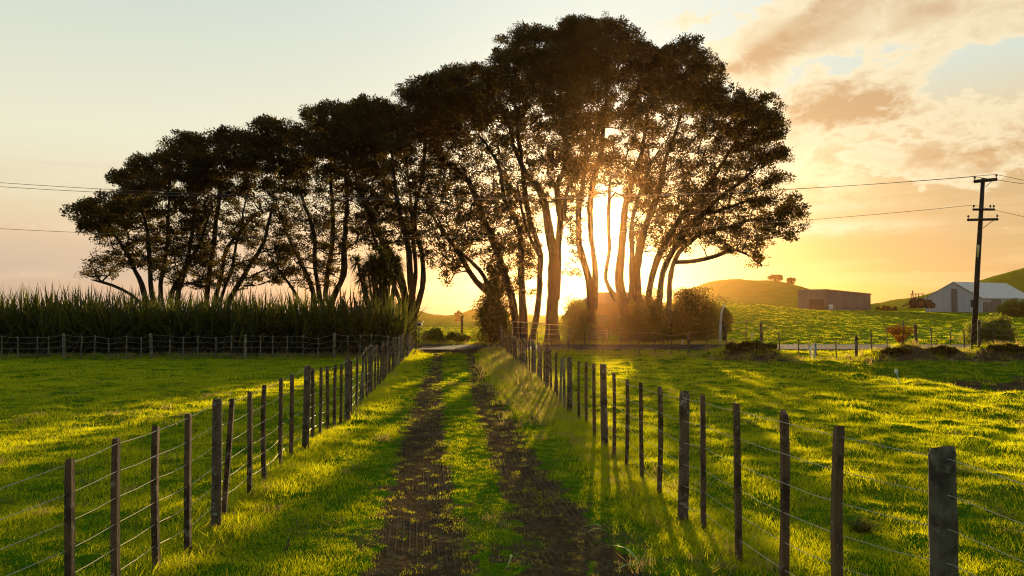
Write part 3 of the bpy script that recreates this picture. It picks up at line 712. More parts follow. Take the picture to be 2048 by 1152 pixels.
# ------------------------------------------------------------------ shrubs
def shrub(label, cx, cyy, w, h, depth=None, leaf='leaf2', per=110, size=.11, nb=26, name='shrub', cat='shrub', group=None, bumpy=1.0, base=None, stems=5, cr=(.25, .45), cone=False):
    """centre px, foot px row (or distance) ; w,h in metres"""
    x, y = cx, cyy; z0 = gz(x, y) if base is None else base; root = empty(name, (x, y, z0)); tag(root, label, cat, group)
    d = depth or w
    u = R.normal(0, 1, (nb, 3)); u /= np.linalg.norm(u, axis=1, keepdims=True); u[:, 2] = np.abs(u[:, 2])
    rr = R.uniform(.45, 1, nb) ** .5 * (.78 + .5 * fbm(u[:, 0] * 1.1 + cx * 3.1, u[:, 1] * 1.1 + u[:, 2] + cyy, 1.2, 2, 8))
    if cone: rr = rr * np.clip(1.15 - u[:, 2], .1, 1)
    k = min(w, h) * .16 * bumpy
    C = u * (rr[:, None] * np.array([1, 1, 0]) + np.array([0, 0, 1]) * (rr[:, None] if not cone else 1)) * np.array([w / 2 - k, d / 2 - k, h - k * 1.5]) + np.array([0, 0, .12 * h])
    mb = MB()
    for q in C[:max(stems * 3, 8)]:
        b = np.array([q[0] * .15, q[1] * .15, -.1]); mb.tube([b, b * .6 + q * .4 + R.normal(0, .03, 3), q], (.035 * h ** .5, .022, .008), 4, cap=False)
    mb.build('stem', M['bark'], root)
    CC = np.repeat(C, 4, 0) + R.normal(0, k * .7, (nb * 4, 3)); CC[:, 2] = np.maximum(CC[:, 2], .05 * h)
    CR = R.uniform(cr[0], cr[1], len(CC)) * min(1.4, k / .22)
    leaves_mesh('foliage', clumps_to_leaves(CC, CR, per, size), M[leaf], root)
    return root
def px_shrub(label, px0, px1, top, foot_y, D, **kw):
    x = (col(px0, D) + col(px1, D)) / 2; w = col(px1, D) - col(px0, D)
    z0 = gz(x, D); zt = at((px0 + px1) / 2, top, D).z
    return shrub(label, x, D, w, max(.3, zt - z0), **kw)
px_shrub('dark rounded shrub filling the foot of the broad tree left of the pipe gate', 935, 1035, 560, 685, 43.8, nb=44, depth=2.4)
px_shrub('narrow pointed shrub rising in front of the leaning limb', 965, 1012, 545, 680, 44.0, nb=46, depth=1.2, cone=True)
px_shrub('shrub between the thick trunk and the slim forked trunk', 1116, 1202, 592, 688, 46.6, nb=40, leaf='leaf3', depth=2.0)
px_shrub('big dark rounded bush under the right hand tree, beside the leaning pale pole', 1318, 1448, 560, 690, 46.0, nb=100, per=140, depth=3.4)
px_shrub('dark bush massed round the trunks of the widest tree', 1222, 1352, 582, 690, 44.6, nb=90, per=130, depth=3.0)
px_shrub('low shrub at the foot of the slim forked trunk', 1140, 1195, 640, 688, 45.6, nb=16, leaf='leaf3', depth=1.2)
px_shrub('round side bush growing out behind the leaning pale pole', 1430, 1466, 605, 650, 47, nb=14, depth=1.2)
px_shrub('leafy bush growing in front of the road fence at the foot of the power pole', 1918, 2038, 634, 690, 44.0, nb=70, leaf='leaf3', depth=2.2)
px_shrub('clipped dark green bush in front of the white shed door', 1985, 2075, 594, 636, 92, nb=40, leaf='leaf3', depth=4, size=.2, per=90)
px_shrub('low dark scrub on the crest between the two sheds', 1748, 1795, 611, 626, 118, nb=16, depth=2, size=.2, per=70)
px_shrub('low sunlit scrub on the far side of the road beside the gnarled tree', 836, 902, 654, 685, 45, nb=46, leaf='leaf3', depth=1.6, bumpy=.7)
px_shrub('low scrub on the far side of the road, right of the sunlit scrub', 880, 945, 664, 685, 45.8, nb=40, leaf='leaf3', depth=1.4, bumpy=.7)
px_shrub('yellow leaved shrub at the end of the flax hedge by the gnarled tree', 775, 812, 640, 690, 39.5, nb=14, leaf='leaf3', depth=1.0)
for lab, px, D, wpx, top in (('rounded lone tree on the crest of the far hill', 1551, 250, 26, 547), ('smaller lone tree right of the rounded one on the far hill', 1583, 250, 17, 552), ('tiny round tree in the dip in front of the sea', 917, 210, 14, 616)):
    x = col(px, D); zt = at(px, top, D).z; z0 = gz(x, D); w = wpx / F * D
    root = empty('tree', (x, D, z0)); tag(root, lab, 'tree')
    H = max(zt - z0, 2.5); MB().tube([(0, 0, -.3), (.1, 0, H * .25), (0, 0, H * .5)], (.25, .18, .08), 6).build('trunk', M['bark'], root)
    C = R.normal(0, 1, (26, 3)); C /= np.linalg.norm(C, axis=1, keepdims=True); C = C * np.array([w * .42, w * .42, H * .36]) + np.array([0, 0, H * .36])
    leaves_mesh('crown', clumps_to_leaves(C, np.full(26, w * .16), 90, .35), M['leaf'], root)

# cabbage tree: tufted heads of strap leaves on thin stems
def strap_head(c, n, L, w, seed, up=.3):
    r = np.random.default_rng(seed); V = []; Fc = []
    for k in range(n):
        d = r.normal(0, 1, 3); d /= np.linalg.norm(d); d[2] = d[2] * .8 + up; d /= np.linalg.norm(d); side = np.cross(d, [0, 0, 1.]); side /= max(np.linalg.norm(side), 1e-6); b = len(V); l = L * r.uniform(.7, 1.15)
        for t, ww in ((0, .6), (.35, 1), (.7, .7)):
            p = c + d * l * t - np.array([0, 0, .28 * l * t ** 2.2]); V += [p - side * w * ww / 2, p + side * w * ww / 2]
        V.append(c + d * l - np.array([0, 0, .32 * l])); Fc += [(b, b + 1, b + 3, b + 2), (b + 2, b + 3, b + 5, b + 4), (b + 4, b + 5, b + 6)]
    return V, Fc
D = 40.5; root = empty('cabbage_tree', (col(765, D), D, gz(col(765, D), D))); tag(root, 'cabbage tree with shaggy tufted heads rising over the end of the flax hedge', 'tree')
o3 = np.array(root.location); mb = MB(); hb = MB()
for k, (px, py) in enumerate(((725, 545), (742, 520), (762, 505), (782, 512), (795, 540), (770, 545), (745, 555), (715, 525), (758, 530), (788, 560), (730, 580), (735, 535), (752, 540), (775, 528), (768, 518), (748, 525), (780, 550), (760, 560), (722, 558), (796, 525))):
    c = np.array(at(px, py, D + R.uniform(-.7, .7))) - o3
    mb.tube(smooth_path([(0, 0, -.2), (c[0] * .2, c[1] * .2, 1.2), (c[0] * .6, c[1] * .6, 2.2), c], .3), np.linspace(.11, .05, len(smooth_path([(0, 0, -.2), (c[0] * .2, c[1] * .2, 1.2), (c[0] * .6, c[1] * .6, 2.2), c], .3))), 6)
    hb.add(*strap_head(c, 170, .80, .05, 300 + k))
mb.build('trunk', M['bark'], root, True); hb.build('crown', M['flax'], root)

# ------------------------------------------------------------------ flax hedge
def flax_plants():
    V, Fq = [], []; Vd, Fd = [], []
    def strapleaf(V, Fq, b, a, L, w, th, dr, seg=6):
        dx, dy = math.cos(a), math.sin(a); sx, sy = -dy, dx; i0 = len(V)
        for k in range(seg + 1):
            t = k / seg; hor = L * (math.sin(th) * t + dr * t ** 2.4 * .55); ver = L * (math.cos(th) * t - dr * t ** 2.8 * .75)
            ww = w * (1 - t ** 2.5) * .5 + .003
            V += [(b[0] + dx * hor - sx * ww, b[1] + dy * hor - sy * ww, b[2] + ver), (b[0] + dx * hor + sx * ww, b[1] + dy * hor + sy * ww, b[2] + ver)]
        for k in range(seg): Fq.append((i0 + 2 * k, i0 + 2 * k + 1, i0 + 2 * k + 3, i0 + 2 * k + 2))
    for row, Y in enumerate((33.2, 34.4, 35.6, 37.0)):
        x = -30.0
        while x < col(800, Y):
            y = Y + rnd.uniform(-.4, .4); z = gz(x, y) - .05; hgt = 3.2 + .55 * float(pnoise(x * .4, row * 3.3, 4)) - .1 * (row == 0) + .10 * row
            for k in range(52):
                th = abs(rnd.gauss(0, .26)); L = hgt * rnd.uniform(.7, 1.12)
                strapleaf(V, Fq, (x + rnd.gauss(0, .22), y + rnd.gauss(0, .18), z), rnd.uniform(0, 6.28), L, rnd.uniform(.07, .13), th * 1.25, rnd.choice((.1, .2, .35, .6, 1.0)))
            if row < 2:
                for k in range(13):
                    strapleaf(Vd, Fd, (x + rnd.gauss(0, .3), y - .2 + rnd.gauss(0, .1), z), rnd.uniform(3.2, 6.2), rnd.uniform(.9, 1.9), rnd.uniform(.04, .06), rnd.uniform(.3, 1.0), rnd.uniform(.4, 1.0))
            x += rnd.uniform(.42, .62)
    tag(fast_mesh('flax_hedge', np.array(V), np.array(Fq).ravel(), 4, M['flax']), kind='stuff')
    tag(fast_mesh('dead_flax_leaves', np.array(Vd), np.array(Fd).ravel(), 4, M['deadleaf']), kind='stuff')
flax_plants()

# ------------------------------------------------------------------ fences
def post_mesh(h, w, kind, mat, seed):
    """kind: round, half, square; slightly crooked, with a worn top. Origin at the ground."""
    r = np.random.default_rng(seed); n = {'round': 12, 'half': 10, 'square': 8}[kind]; zs = np.concatenate([[-.25], np.linspace(0, h * .97, 9), [h]])
    if kind == 'square':
        b = w / 2; q = w * .40; ring = np.array([(-b, -q), (-q, -b), (q, -b), (b, -q), (b, q), (q, b), (-q, b), (-b, q)])
    elif kind == 'half':
        a = np.linspace(math.pi * 1.0, math.pi * 2.0, 7); ring = np.concatenate([np.stack([np.cos(a) * w / 2, np.sin(a) * w * .42 + w * .08], 1), [(w * .46, w * .2), (0, w * .22), (-w * .46, w * .2)]])
    else:
        a = np.arange(n) * 2 * math.pi / n; ring = np.stack([np.cos(a), np.sin(a)], 1) * w / 2
    bx, by = r.normal(0, .008, 2); V = []; slx, sly = r.normal(0, .16, 2)
    for k, z in enumerate(zs):
        s = 1.0 - .06 * z / h + r.normal(0, .022); s = s * (.86 if k == len(zs) - 1 else 1)
        jit = 1 + r.normal(0, .02, (len(ring), 1))
        V.append(np.concatenate([ring * s * jit + np.array([bx, by]) * math.sin(z * 2.5), np.full((len(ring), 1), z) + (ring[:, :1] * slx + ring[:, 1:] * sly if k >= len(zs) - 2 else 0)], 1))
    V = np.concatenate(V); m_ = len(ring); f = []
    for k in range(len(zs) - 1):
        for j in range(m_): j2 = (j + 1) % m_; f.append((k * m_ + j, k * m_ + j2, (k + 1) * m_ + j2, (k + 1) * m_ + j))
    f.append(tuple((len(zs) - 1) * m_ + j for j in range(m_)))
    mb = MB(); mb.add(V, f); return mb
def fence(label, items, wire_h, name='wire_fence', wr=.0022, group=None, sag=.012, ext=None):
    """items: dicts with p (base point), h, w, kind, part, tilt, label"""
    a = items[0]['p']; root = empty(name, a); tag(root, label, 'fence', group); o = Vector(a)
    for k, it in enumerate(items):
        mb = post_mesh(it['h'], it['w'], it['kind'], None, 900 + k * 7 + int(abs(a.x) * 10)); ob = mb.build(it['part'], it['mat'], root, it['kind'] != 'square')
        ob.location = Vector(it['p']) - o; tx, ty = it.get('tilt', (rnd.gauss(0, .012), rnd.gauss(0, .012))); ob.rotation_euler = (tx, ty, rnd.uniform(-.2, .2))
        if it.get('label'): ob['label'] = it['label']
    ext = ext or []
    for wi, fr in enumerate(wire_h):
        P = []
        for k, it in enumerate(items):
            tx, ty = (it.get('tilt') or (0, 0))
            q = Vector(it['p']) - o + Vector((math.sin(ty) * it['h'] * fr, -math.sin(tx) * it['h'] * fr - it['w'] * .5 - .002, min(it['h'], it.get('wh', 9)) * fr))
            if P:
                pr = P[-1]; mid = (Vector(pr) + q) / 2; L = (q - Vector(pr)).length; mid.z -= sag * L * rnd.uniform(.4, 1.6); P.append(tuple(mid))
            P.append(tuple(q))
        mb = MB(); mb.tube(P, wr, 4, cap=False)
        if wi == 0:                       # barbs on the top wire
            for a_, b_ in zip(P[:-1], P[1:]):
                L = (Vector(b_) - Vector(a_)).length
                for s in np.arange(.05, L, .14):
                    c = Vector(a_).lerp(Vector(b_), s / L); d = Vector((rnd.gauss(0, 1), rnd.gauss(0, 1), rnd.gauss(0, 1))).normalized() * .013
                    if (c + o).length < 14: mb.tube([tuple(c - d), tuple(c + d)], .0013, 3, cap=False)
        mb.build('wire', M['wire'], root)
    return root
def item(px, top, bot, kind='batten', w=None, **kw):
    p = ground(px, bot); d = p.y; z = at(px, top, d).z; big = kind != 'batten'
    return dict(p=p, h=z - p.z, w=w or (.088 if big else .046), kind=('square' if not big else kind), part='fence_post' if big else 'batten', mat=M['post'] if big else M['batten'], **kw)
L = [item(-150, 1015, 1400), item(140, 915, 1270), item(232, 877, 1205), item(313, 852, 1147), item(376, 827, 1103), item(431, 798, 1065, 'half', .09),
     item(447, 797, 1040, tilt=(0, .062), label='batten leaning to the right beside the first thick post'), item(499, 783, 1002), item(529, 770, 978), item(560, 757, 938), item(582, 748, 918), item(610, 732, 905, 'half', .098),
     item(625, 737, 885), item(640, 735, 874), item(655, 733, 865), item(669, 730, 857), item(681, 728, 851), item(694, 716, 845, 'half', .10)]
def run(Lst, p0, p1, n, every, h, kinds, pale=.4):
    for k in range(1, n + 1):
        t = k / n; x = p0[0] + (p1[0] - p0[0]) * t + rnd.gauss(0, .012); y = p0[1] + (p1[1] - p0[1]) * t; big = k % every == 0 or k == n
        Lst.append(dict(p=Vector((x, y, gz(x, y))), h=h * (rnd.uniform(.97, 1.05) if big else rnd.uniform(.88, 1.0)), w=.10 if big else .045, kind='half' if big else 'square', part='fence_post' if big else 'batten',
                        mat=(M['post'] if big else (M['palewood'] if rnd.random() < pale else M['batten'])), tilt=(rnd.gauss(0, .02), rnd.gauss(0, .025))))
run(L, (L[-1]['p'].x, L[-1]['p'].y), (-5.35, 40.0), 45, 6, 1.12, None)
fence('post and batten wire fence running along the left side of the track', L, (.97, .80, .64, .48, .33, .18))
Rr = [item(2836, 1160, 1900, 'round', .12), item(1892, 893, 1325, 'half', .155, label='thick split strainer post nearest the viewer'), item(1678, 851, 1262, w=.058), item(1567, 825, 1192, w=.052), item(1478, 806, 1130), item(1407, 790, 1065),
      item(1366, 782, 1048, 'half', .098), item(1318, 775, 1000), item(1284, 765, 967), item(1253, 758, 940), item(1228, 745, 917), item(1210, 728, 900, 'half', .10),
      item(1189, 727, 878), item(1173, 724, 857), item(1158, 722, 846), item(1139, 713, 831, 'half', .10)]
Rr[1]['mat'] = M['oldpost']
run(Rr, (Rr[-1]['p'].x, Rr[-1]['p'].y), (-.55, 39.6 - 3.0), 40, 6, 1.08, None, .3)
Rr[-1]['h'] = 1.35; Rr[-1]['w'] = .16
fence('wire fence along the right side of the track, starting at a thick split post', Rr, (.95, .78, .62, .46, .30, .15))
# roadside fences
def px_fence(label, pxs, Yf, h, big, mat, wires, nm='wire_fence', wr=.003, wpx=.042):
    L = []
    for k, px in enumerate(pxs):
        Y = Yf(px); x = col(px, Y); b = px in big
        L.append(dict(p=Vector((x, Y, gz(x, Y))), h=h * rnd.uniform(.92, 1.05) * (1.08 if b else 1), w=.13 if b else wpx, kind='round' if b else 'square', part='fence_post' if b else 'batten', mat=mat, tilt=(rnd.gauss(0, .02), rnd.gauss(0, .03))))
    return fence(label, L, wires, nm, wr)
px_fence('low wire fence with pale battens in front of the flax hedge', [-120, -85, -52, -20, 6, 38, 77, 100, 131, 164, 190, 220, 254, 284, 305, 341, 367, 397, 433, 464, 493, 522, 547, 576, 608, 636, 670, 697, 720, 746, 778, 800],
         lambda px: 30.6 + .8 * px / 800, 1.0, {131, 305, 493, 670, -52}, M['palewood'], (.95, .72, .48, .24))
px_fence('wire fence along the near side of the road on the right, over the grassy banks', [1020, 1045, 1075, 1103, 1136, 1168, 1205, 1240, 1278, 1310, 1343, 1376, 1414, 1452, 1491, 1522, 1558, 1595, 1632, 1672, 1711, 1742, 1772, 1805, 1831, 1862, 1898, 1928, 1957, 1985, 2017, 2060, 2100],
         lambda px: 36.4 - 4.2 * min(1, max(0, (px - 1020) / 430)) , 1.05, {1522, 1711, 1831, 1957, 1136, 1376}, M['post'], (.95, .72, .5, .28))

# ------------------------------------------------------------------ power pole and lines
PD = 33.4
pb = Vector((col(1942, PD), PD, 0)); pb.z = gz(pb.x, pb.y) - .1
pt = at(1966, 357, PD) - Vector((0, 0, 0)); H = pt - pb
pole = empty('power_pole', pb); tag(pole, 'dark timber power pole with three crossarms leaning slightly by the roadside bank', 'power pole')
MB().tube([(0, 0, -.5), tuple(H * .5), tuple(H)], (.125, .11, .085), 12).build('pole_shaft', M['polewood'], pole, True)
def on(f): return H * f
def fz(py): return (at(1955, py, PD).z - pb.z) / H.z
arms = [(fz(362), 1.05, .10, .13), (fz(420), 1.0, 0.0, .09), (fz(440), 1.4, 0.02, .10)]
ins = []
for (f, L_, tl, th_) in arms:
    c = on(f) + Vector((0, -.16, 0)); dx = L_ / 2; a = math.radians(0)
    cx_ = c + Vector((.02 if L_ < 1.2 else 0, 0, 0))
    ar = MB(); ar.tube([(-dx, 0, -tl * dx), (dx, 0, tl * dx)], th_ / 2 * 1.2, 4); o = ar.build('crossarm', M['polewood'], pole); o.location = cx_
    for s in (-.92, -.35, .6, .92) if L_ < 1.2 and f < .93 else (-.95, .95):
        p = Vector((s * dx, 0, s * dx * tl + th_ / 2)); 
        if f > fz(430): ins.append(pb + cx_ + p + Vector((0, 0, .16)))
        ib = MB(); ib.tube([(0, 0, 0), (0, 0, .06), (0, 0, .08), (0, 0, .12), (0, 0, .13), (0, 0, .17)], (.015, .015, .05, .055, .03, .03), 8); q = ib.build('insulator', M['porcelain'], pole); q.location = cx_ + p
for f0, f1, sx in ((fz(375), fz(364), .28), (fz(457), fz(441), .5)):
    MB().tube([tuple(on(f0) + Vector((.05, -.14, 0))), tuple(on(f1) + Vector((sx, -.18, 0)))], .014, 4).build('brace', M['dark'], pole)
q0, q1 = fz(515), fz(490)
MB().tube([tuple(on(q0) + Vector((-.065, -.07, 0))), tuple(on(q1) + Vector((-.065, -.07, 0)))], (.048, .046), 10).build('band_glint', M['yellow'], pole, True)  # pale strip paints the sun's glint on the left side of the band
bx = MB().box((0, 0, 0), (.16, .14, .34)); b_ = bx.build('meter_box', M['dark'], pole); b_.location = on(fz(607)) + Vector((-.17, -.12, 0))
def cable(label, p, lx, ly, sag, rx=None, ry=None, r=.011):
    mb = MB(); 
    def seg(a, b, s): return [tuple(Vector(a).lerp(Vector(b), t) - Vector((0, 0, s * 4 * t * (1 - t)))) for t in np.linspace(0, 1, 30)]
    P = seg((lx, ly[0], ly[1]), p, sag)
    if rx is not None: P += seg(p, rx, .4)[1:]
    mb.tube(P, r, 4, cap=False); return tag(mb.build('power_line', M['cable']), label, 'cable')
far = at(-900, 272, PD)
cable('upper of the two close power lines from the left end of the top crossarm', ins[0], far.x, (PD, far.z + .05), 1.85, tuple(at(2700, 400, 31)))
cable('lower of the two close power lines, from the right end of the top crossarm', ins[1], far.x, (PD, far.z - .30), 1.85, tuple(at(2700, 430, 31)))
far2 = at(-900, 375, PD)
cable('single faint lower power line from the middle crossarm', ins[2], far2.x, (PD, far2.z), 1.9, tuple(at(2700, 520, 31)), r=.009)

# ------------------------------------------------------------------ sheds
def shed(label, p, w, dp, eave, apex, apex_x, mats, rz, parts, name='shed', slab=0.0):
    """gable front facing -y; apex_x as fraction of the width"""
    root = empty(name, p); root.rotation_euler = (0, 0, rz); tag(root, label, 'shed')
    wf, ws, rf = mats; ax = apex_x * w
    mb = MB(); mb.add([(0, 0, -.6), (w, 0, -.6), (w, 0, eave[1]), (ax, 0, apex), (0, 0, eave[0])], [(0, 1, 2, 3, 4)])
    mb.add([(0, dp, -.6), (w, dp, -.6), (w, dp, eave[1]), (ax, dp, apex), (0, dp, eave[0])], [(4, 3, 2, 1, 0)]); mb.build('gable_wall', wf, root)
    mb = MB(); mb.add([(0, 0, -.6), (0, dp, -.6), (0, dp, eave[0]), (0, 0, eave[0])], [(0, 3, 2, 1)]); mb.add([(w, 0, -.6), (w, dp, -.6), (w, dp, eave[1]), (w, 0, eave[1])], [(0, 1, 2, 3)]); mb.build('side_wall', ws, root)
    ov, t = .18, .10; mb = MB()
    for (x0, z0, x1, z1) in ((-ov, eave[0] - ov * (apex - eave[0]) / max(ax, .1), ax, apex), (ax, apex, w + ov, eave[1] - ov * (apex - eave[1]) / max(w - ax, .1))):
        V = [(x0, -ov, z0 + .02), (x1, -ov, z1 + .02), (x1, dp + ov, z1 + .02), (x0, dp + ov, z0 + .02)]; V += [(a, b, c + t) for a, b, c in V]
        mb.add(V, [(0, 3, 2, 1), (4, 5, 6, 7), (0, 1, 5, 4), (1, 2, 6, 5), (2, 3, 7, 6), (3, 0, 4, 7)])
    mb.build('roof', rf, root)
    for nm, x0, x1, z0, z1, mt in parts:
        b = MB().box(((x0 + x1) / 2, -.03, (z0 + z1) / 2), (x1 - x0, .08, z1 - z0)); b.build(nm, mt, root)
    return root
# white shed: gable to the left, long roof slope to the right, seen at an angle
WD = 105.0; a0 = at(1850, 600, WD); gzr = gz(a0.x, WD)
def X(px, D=WD): return col(px, D) - col(1850, D)
def Zp(py, base, D=WD): return at(1900, py, D).z - base
basez = at(1900, 628, WD).z
wroot = empty('shed', (a0.x, WD, basez)); tag(wroot, 'white gabled farm shed with a pale roof and dark door, behind the power pole', 'shed')
gx = X(1961); apx = X(1906); dl = 16.0
ea = Zp(595, basez); ap_ = Zp(565, basez)
def wq(V, nm, mt): 
    mb = MB(); mb.add(V, [tuple(range(len(V)))]); return mb.build(nm, mt, wroot)
sk = math.atan2(6.5, X(2050) - gx)     # the long side runs back to the right
wq([(0, 0, -1.5), (gx, 0, -1.5), (gx, 0, Zp(596, basez)), (apx, 0, ap_), (0, 0, Zp(597, basez))], 'gable_wall', M['shedwall'])
bk = 7.0; Lr = col(2012, WD + bk) - col(1906, WD)
wq([(gx, 0, -1.5), (gx + Lr, bk, -1.5), (gx + Lr, bk, Zp(596, basez)), (gx, 0, Zp(596, basez))], 'side_wall', M['shedwall'])
wq([(0, 0, -1.5), (0, 0, Zp(597, basez)), (Lr, bk, Zp(597, basez)), (Lr, bk, -1.5)], 'side_wall', M['shedwall'])
wq([(Lr, bk, -1.5), (Lr, bk, Zp(597, basez)), (apx + Lr, bk, ap_), (gx + Lr, bk, Zp(596, basez)), (gx + Lr, bk, -1.5)], 'gable_wall', M['shedwall'])
rb_ = MB()
for (xa, za, xb, zb) in ((-.25, Zp(597, basez) - .1, apx, ap_), (apx, ap_, gx + .3, Zp(596, basez) - .12)):
    V = [(xa - .05, -.15, za + .03), (xb - .05, -.15, zb + .03), (xb + Lr + .2, bk + .2, zb + .03), (xa + Lr + .2, bk + .2, za + .03)]; V += [(x, y, z + .1) for x, y, z in V]
    rb_.add(V, [(0, 3, 2, 1), (4, 5, 6, 7), (0, 1, 5, 4), (1, 2, 6, 5), (2, 3, 7, 6), (3, 0, 4, 7)])
rb_.build('roof', M['shedroof'], wroot)
MB().box(((X(1903) + X(1914)) / 2, -.05, .5 + (Zp(575, basez)) / 2 - .9), (X(1914) - X(1903), .06, Zp(574, basez) + .4)).build('cladding_strip', M['sheddoor'], wroot)
dd = np.array([Lr, bk]); dd = dd / np.linalg.norm(dd); off = np.array([dd[1], -dd[0]]) * .05
def side(u0, u1, z0, z1, nm, mt):
    a = np.array([gx, 0]) + dd * u0 + off; b = np.array([gx, 0]) + dd * u1 + off
    return MB().add([(a[0], a[1], z0), (b[0], b[1], z0), (b[0], b[1], z1), (a[0], a[1], z1), (a[0] - off[0], a[1] - off[1], z0), (b[0] - off[0], b[1] - off[1], z0), (b[0] - off[0], b[1] - off[1], z1), (a[0] - off[0], a[1] - off[1], z1)],
             [(0, 1, 2, 3), (1, 5, 6, 2), (4, 0, 3, 7), (3, 2, 6, 7), (1, 0, 4, 5)]).build(nm, mt, wroot)
side(.6, 2.9, -1.4, 1.75, 'door', M['sheddoor']); side(2.9, 5.5, -1.4, 2.1, 'door', M['sheddoor'])
# grey shed
GD = 120.0; base2 = at(1700, 621, GD).z; x0 = col(1653, GD); groot = empty('shed', (x0, GD, base2)); tag(groot, 'long low grey brown shed on the crest with a shallow roof', 'shed')
wR = col(1750, GD) - x0; wL = col(1596, GD + 7) - x0
def zz(py, D): return at(1700, py, D).z - base2
def gq(V, nm, mt): mb = MB(); mb.add(V, [tuple(range(len(V)))]); return mb.build(nm, mt, groot)
t1, t2, t3 = zz(580, GD), zz(589, GD), zz(581, GD + 7)
gq([(0, 0, -1.2), (wR, 1.5, -1.2), (wR, 1.5, t2), (0, 0, t1)], 'front_wall', M['greywall'])
gq([(0, 0, -1.2), (0, 0, t1), (wL, 7, t3), (wL, 7, -1.2)], 'side_wall', M['greywall'])
gq([(wR, 1.5, -1.2), (wR, 9, -1.2), (wR, 9, t2), (wR, 1.5, t2)], 'side_wall', M['greyside'])
gq([(wL, 7, -1.2), (wL, 7, t3), (wL + wR, 14, t2), (wR, 9, t2), (wR, 9, -1.2)], 'back_wall', M['greyside'])
V = [(-.1, -.2, t1 + .02), (wR + .2, 1.3, t2 + .02), (wR + .2, 9.2, t2 + .02), (wL - .2, 7.1, t3 + .02)]; V += [(a, b, c + .14) for a, b, c in V]
MB().add(V, [(0, 3, 2, 1), (4, 5, 6, 7), (0, 1, 5, 4), (1, 2, 6, 5), (2, 3, 7, 6), (3, 0, 4, 7)]).build('roof', M['greyroof'], groot)
gq([(wL * .62, 7 * .62 - .08, -1), (wL * .08, 7 * .08 - .08, -1), (wL * .08, 7 * .08 - .08, t1 * .55), (wL * .62, 7 * .62 - .08, t1 * .55)], 'bay_shade', M['dark'])  # flat dark sheet painted for the shade inside the bay
# cottage roof behind the trunks
HD = 62.0; hx = col(1165, HD); hz = gz(hx, HD); e1 = at(1195, 606, HD).z - hz; a1 = at(1215, 583, HD).z - hz
hw = col(1315, HD) - hx
hroot = empty('farm_cottage', (hx, HD, hz)); tag(hroot, 'small farm cottage half hidden behind the trunks, its roof just under the sun', 'house')
mb = MB(); mb.add([(0, 0, -.5), (hw, 0, -.5), (hw, 0, e1), (0, 0, e1)], [(0, 1, 2, 3)]); mb.add([(0, 5, -.5), (hw, 5, -.5), (hw, 5, e1), (0, 5, e1)], [(3, 2, 1, 0)])
mb.add([(0, 0, -.5), (0, 0, e1), (0, 2.5, e1 + .01), (0, 5, e1), (0, 5, -.5)], [(0, 1, 2, 3, 4)]); mb.add([(hw, 0, -.5), (hw, 5, -.5), (hw, 5, e1), (hw, 0, e1)], [(0, 1, 2, 3)]); mb.build('wall', M['rust'], hroot)
mb = MB(); V = [(-.3, -.3, e1 - .05), (hw + .3, -.3, e1 - .05), (hw + .3, 5.3, e1 - .05), (-.3, 5.3, e1 - .05), (1.3, 2.5, a1), (hw - 1.3, 2.5, a1)]
mb.add(V, [(0, 1, 5, 4), (1, 2, 5), (2, 3, 4, 5), (3, 0, 4), (3, 2, 1, 0)]); mb.build('roof', M['rust'], hroot)
for xw in (.25, .62): w_ = MB().box((hw * xw, -.04, e1 * .5), (.9, .07, .8)).build('window', M['dark'], hroot)

# ------------------------------------------------------------------ tractor and implement on the crest
TD = 100.0
tx0, tz0 = col(1826, TD), gz(col(1826, TD), TD)
tz0 = max(tz0, at(1840, 617, TD).z)
tr_ = empty('tractor', (tx0, TD, tz0)); tag(tr_, 'old dark tractor with an open cab frame parked left of the white shed', 'tractor')
def wheel(x, y, r, w, nm='wheel'):
    a = np.linspace(0, 2 * math.pi, 19)[:-1]; mb = MB(); mb.tube([(x, y - w / 2, r), (x, y - w / 2 * .6, r), (x, y + w / 2 * .6, r), (x, y + w / 2, r)], (r * .88, r, r, r * .88), 18)
    t = mb.build(nm, M['rubber'], tr_, False); h = MB().tube([(x, y - w / 2 - .03, r), (x, y + w / 2 + .03, r)], r * .5, 12).build('hub', M['rust'], t)
wheel(.55, -.8, .72, .35); wheel(.55, .8, .72, .35); wheel(2.25, -.65, .42, .22); wheel(2.25, .65, .42, .22)
MB().box((1.75, 0, .95), (1.5, .6, .55), 0, .92).box((.7, 0, .8), (.9, .8, .4)).build('bonnet', M['rust'], tr_)
cb = MB()
for x in (.05, 1.05):
    for y in (-.55, .55): cb.box((x, y, 1.45), (.07, .07, 1.0))
cb.build('cab_frame', M['dark'], tr_); MB().box((.55, 0, 2.0), (1.3, 1.35, .09)).build('cab_roof', M['dark'], tr_)
MB().box((.35, 0, 1.15), (.4, .5, .12)).box((.16, 0, 1.35), (.08, .5, .4)).build('seat', M['rubber'], tr_)
MB().tube([(1.9, -.2, 1.2), (1.9, -.2, 1.85)], .035, 6).build('exhaust', M['dark'], tr_)
ml = empty('boom_loader', (col(1822, TD + 1), TD + 1, tz0)); tag(ml, 'thin upright mast with a sloping boom standing left of the tractor', 'implement')
mz = at(1826, 581, TD + 1).z - tz0
MB().tube([(.35, 0, 0), (.3, 0, mz * .5), (.2, 0, mz)], (.07, .06, .09), 6).build('mast', M['dark'], ml)
MB().tube([(-1.3, 0, .25), (.3, 0, .95), (.8, 0, 1.2)], (.09, .07, .06), 5).build('boom', M['rust'], ml)
MB().box((.2, 0, .1), (1.0, .5, .2)).build('base_frame', M['rust'], ml)
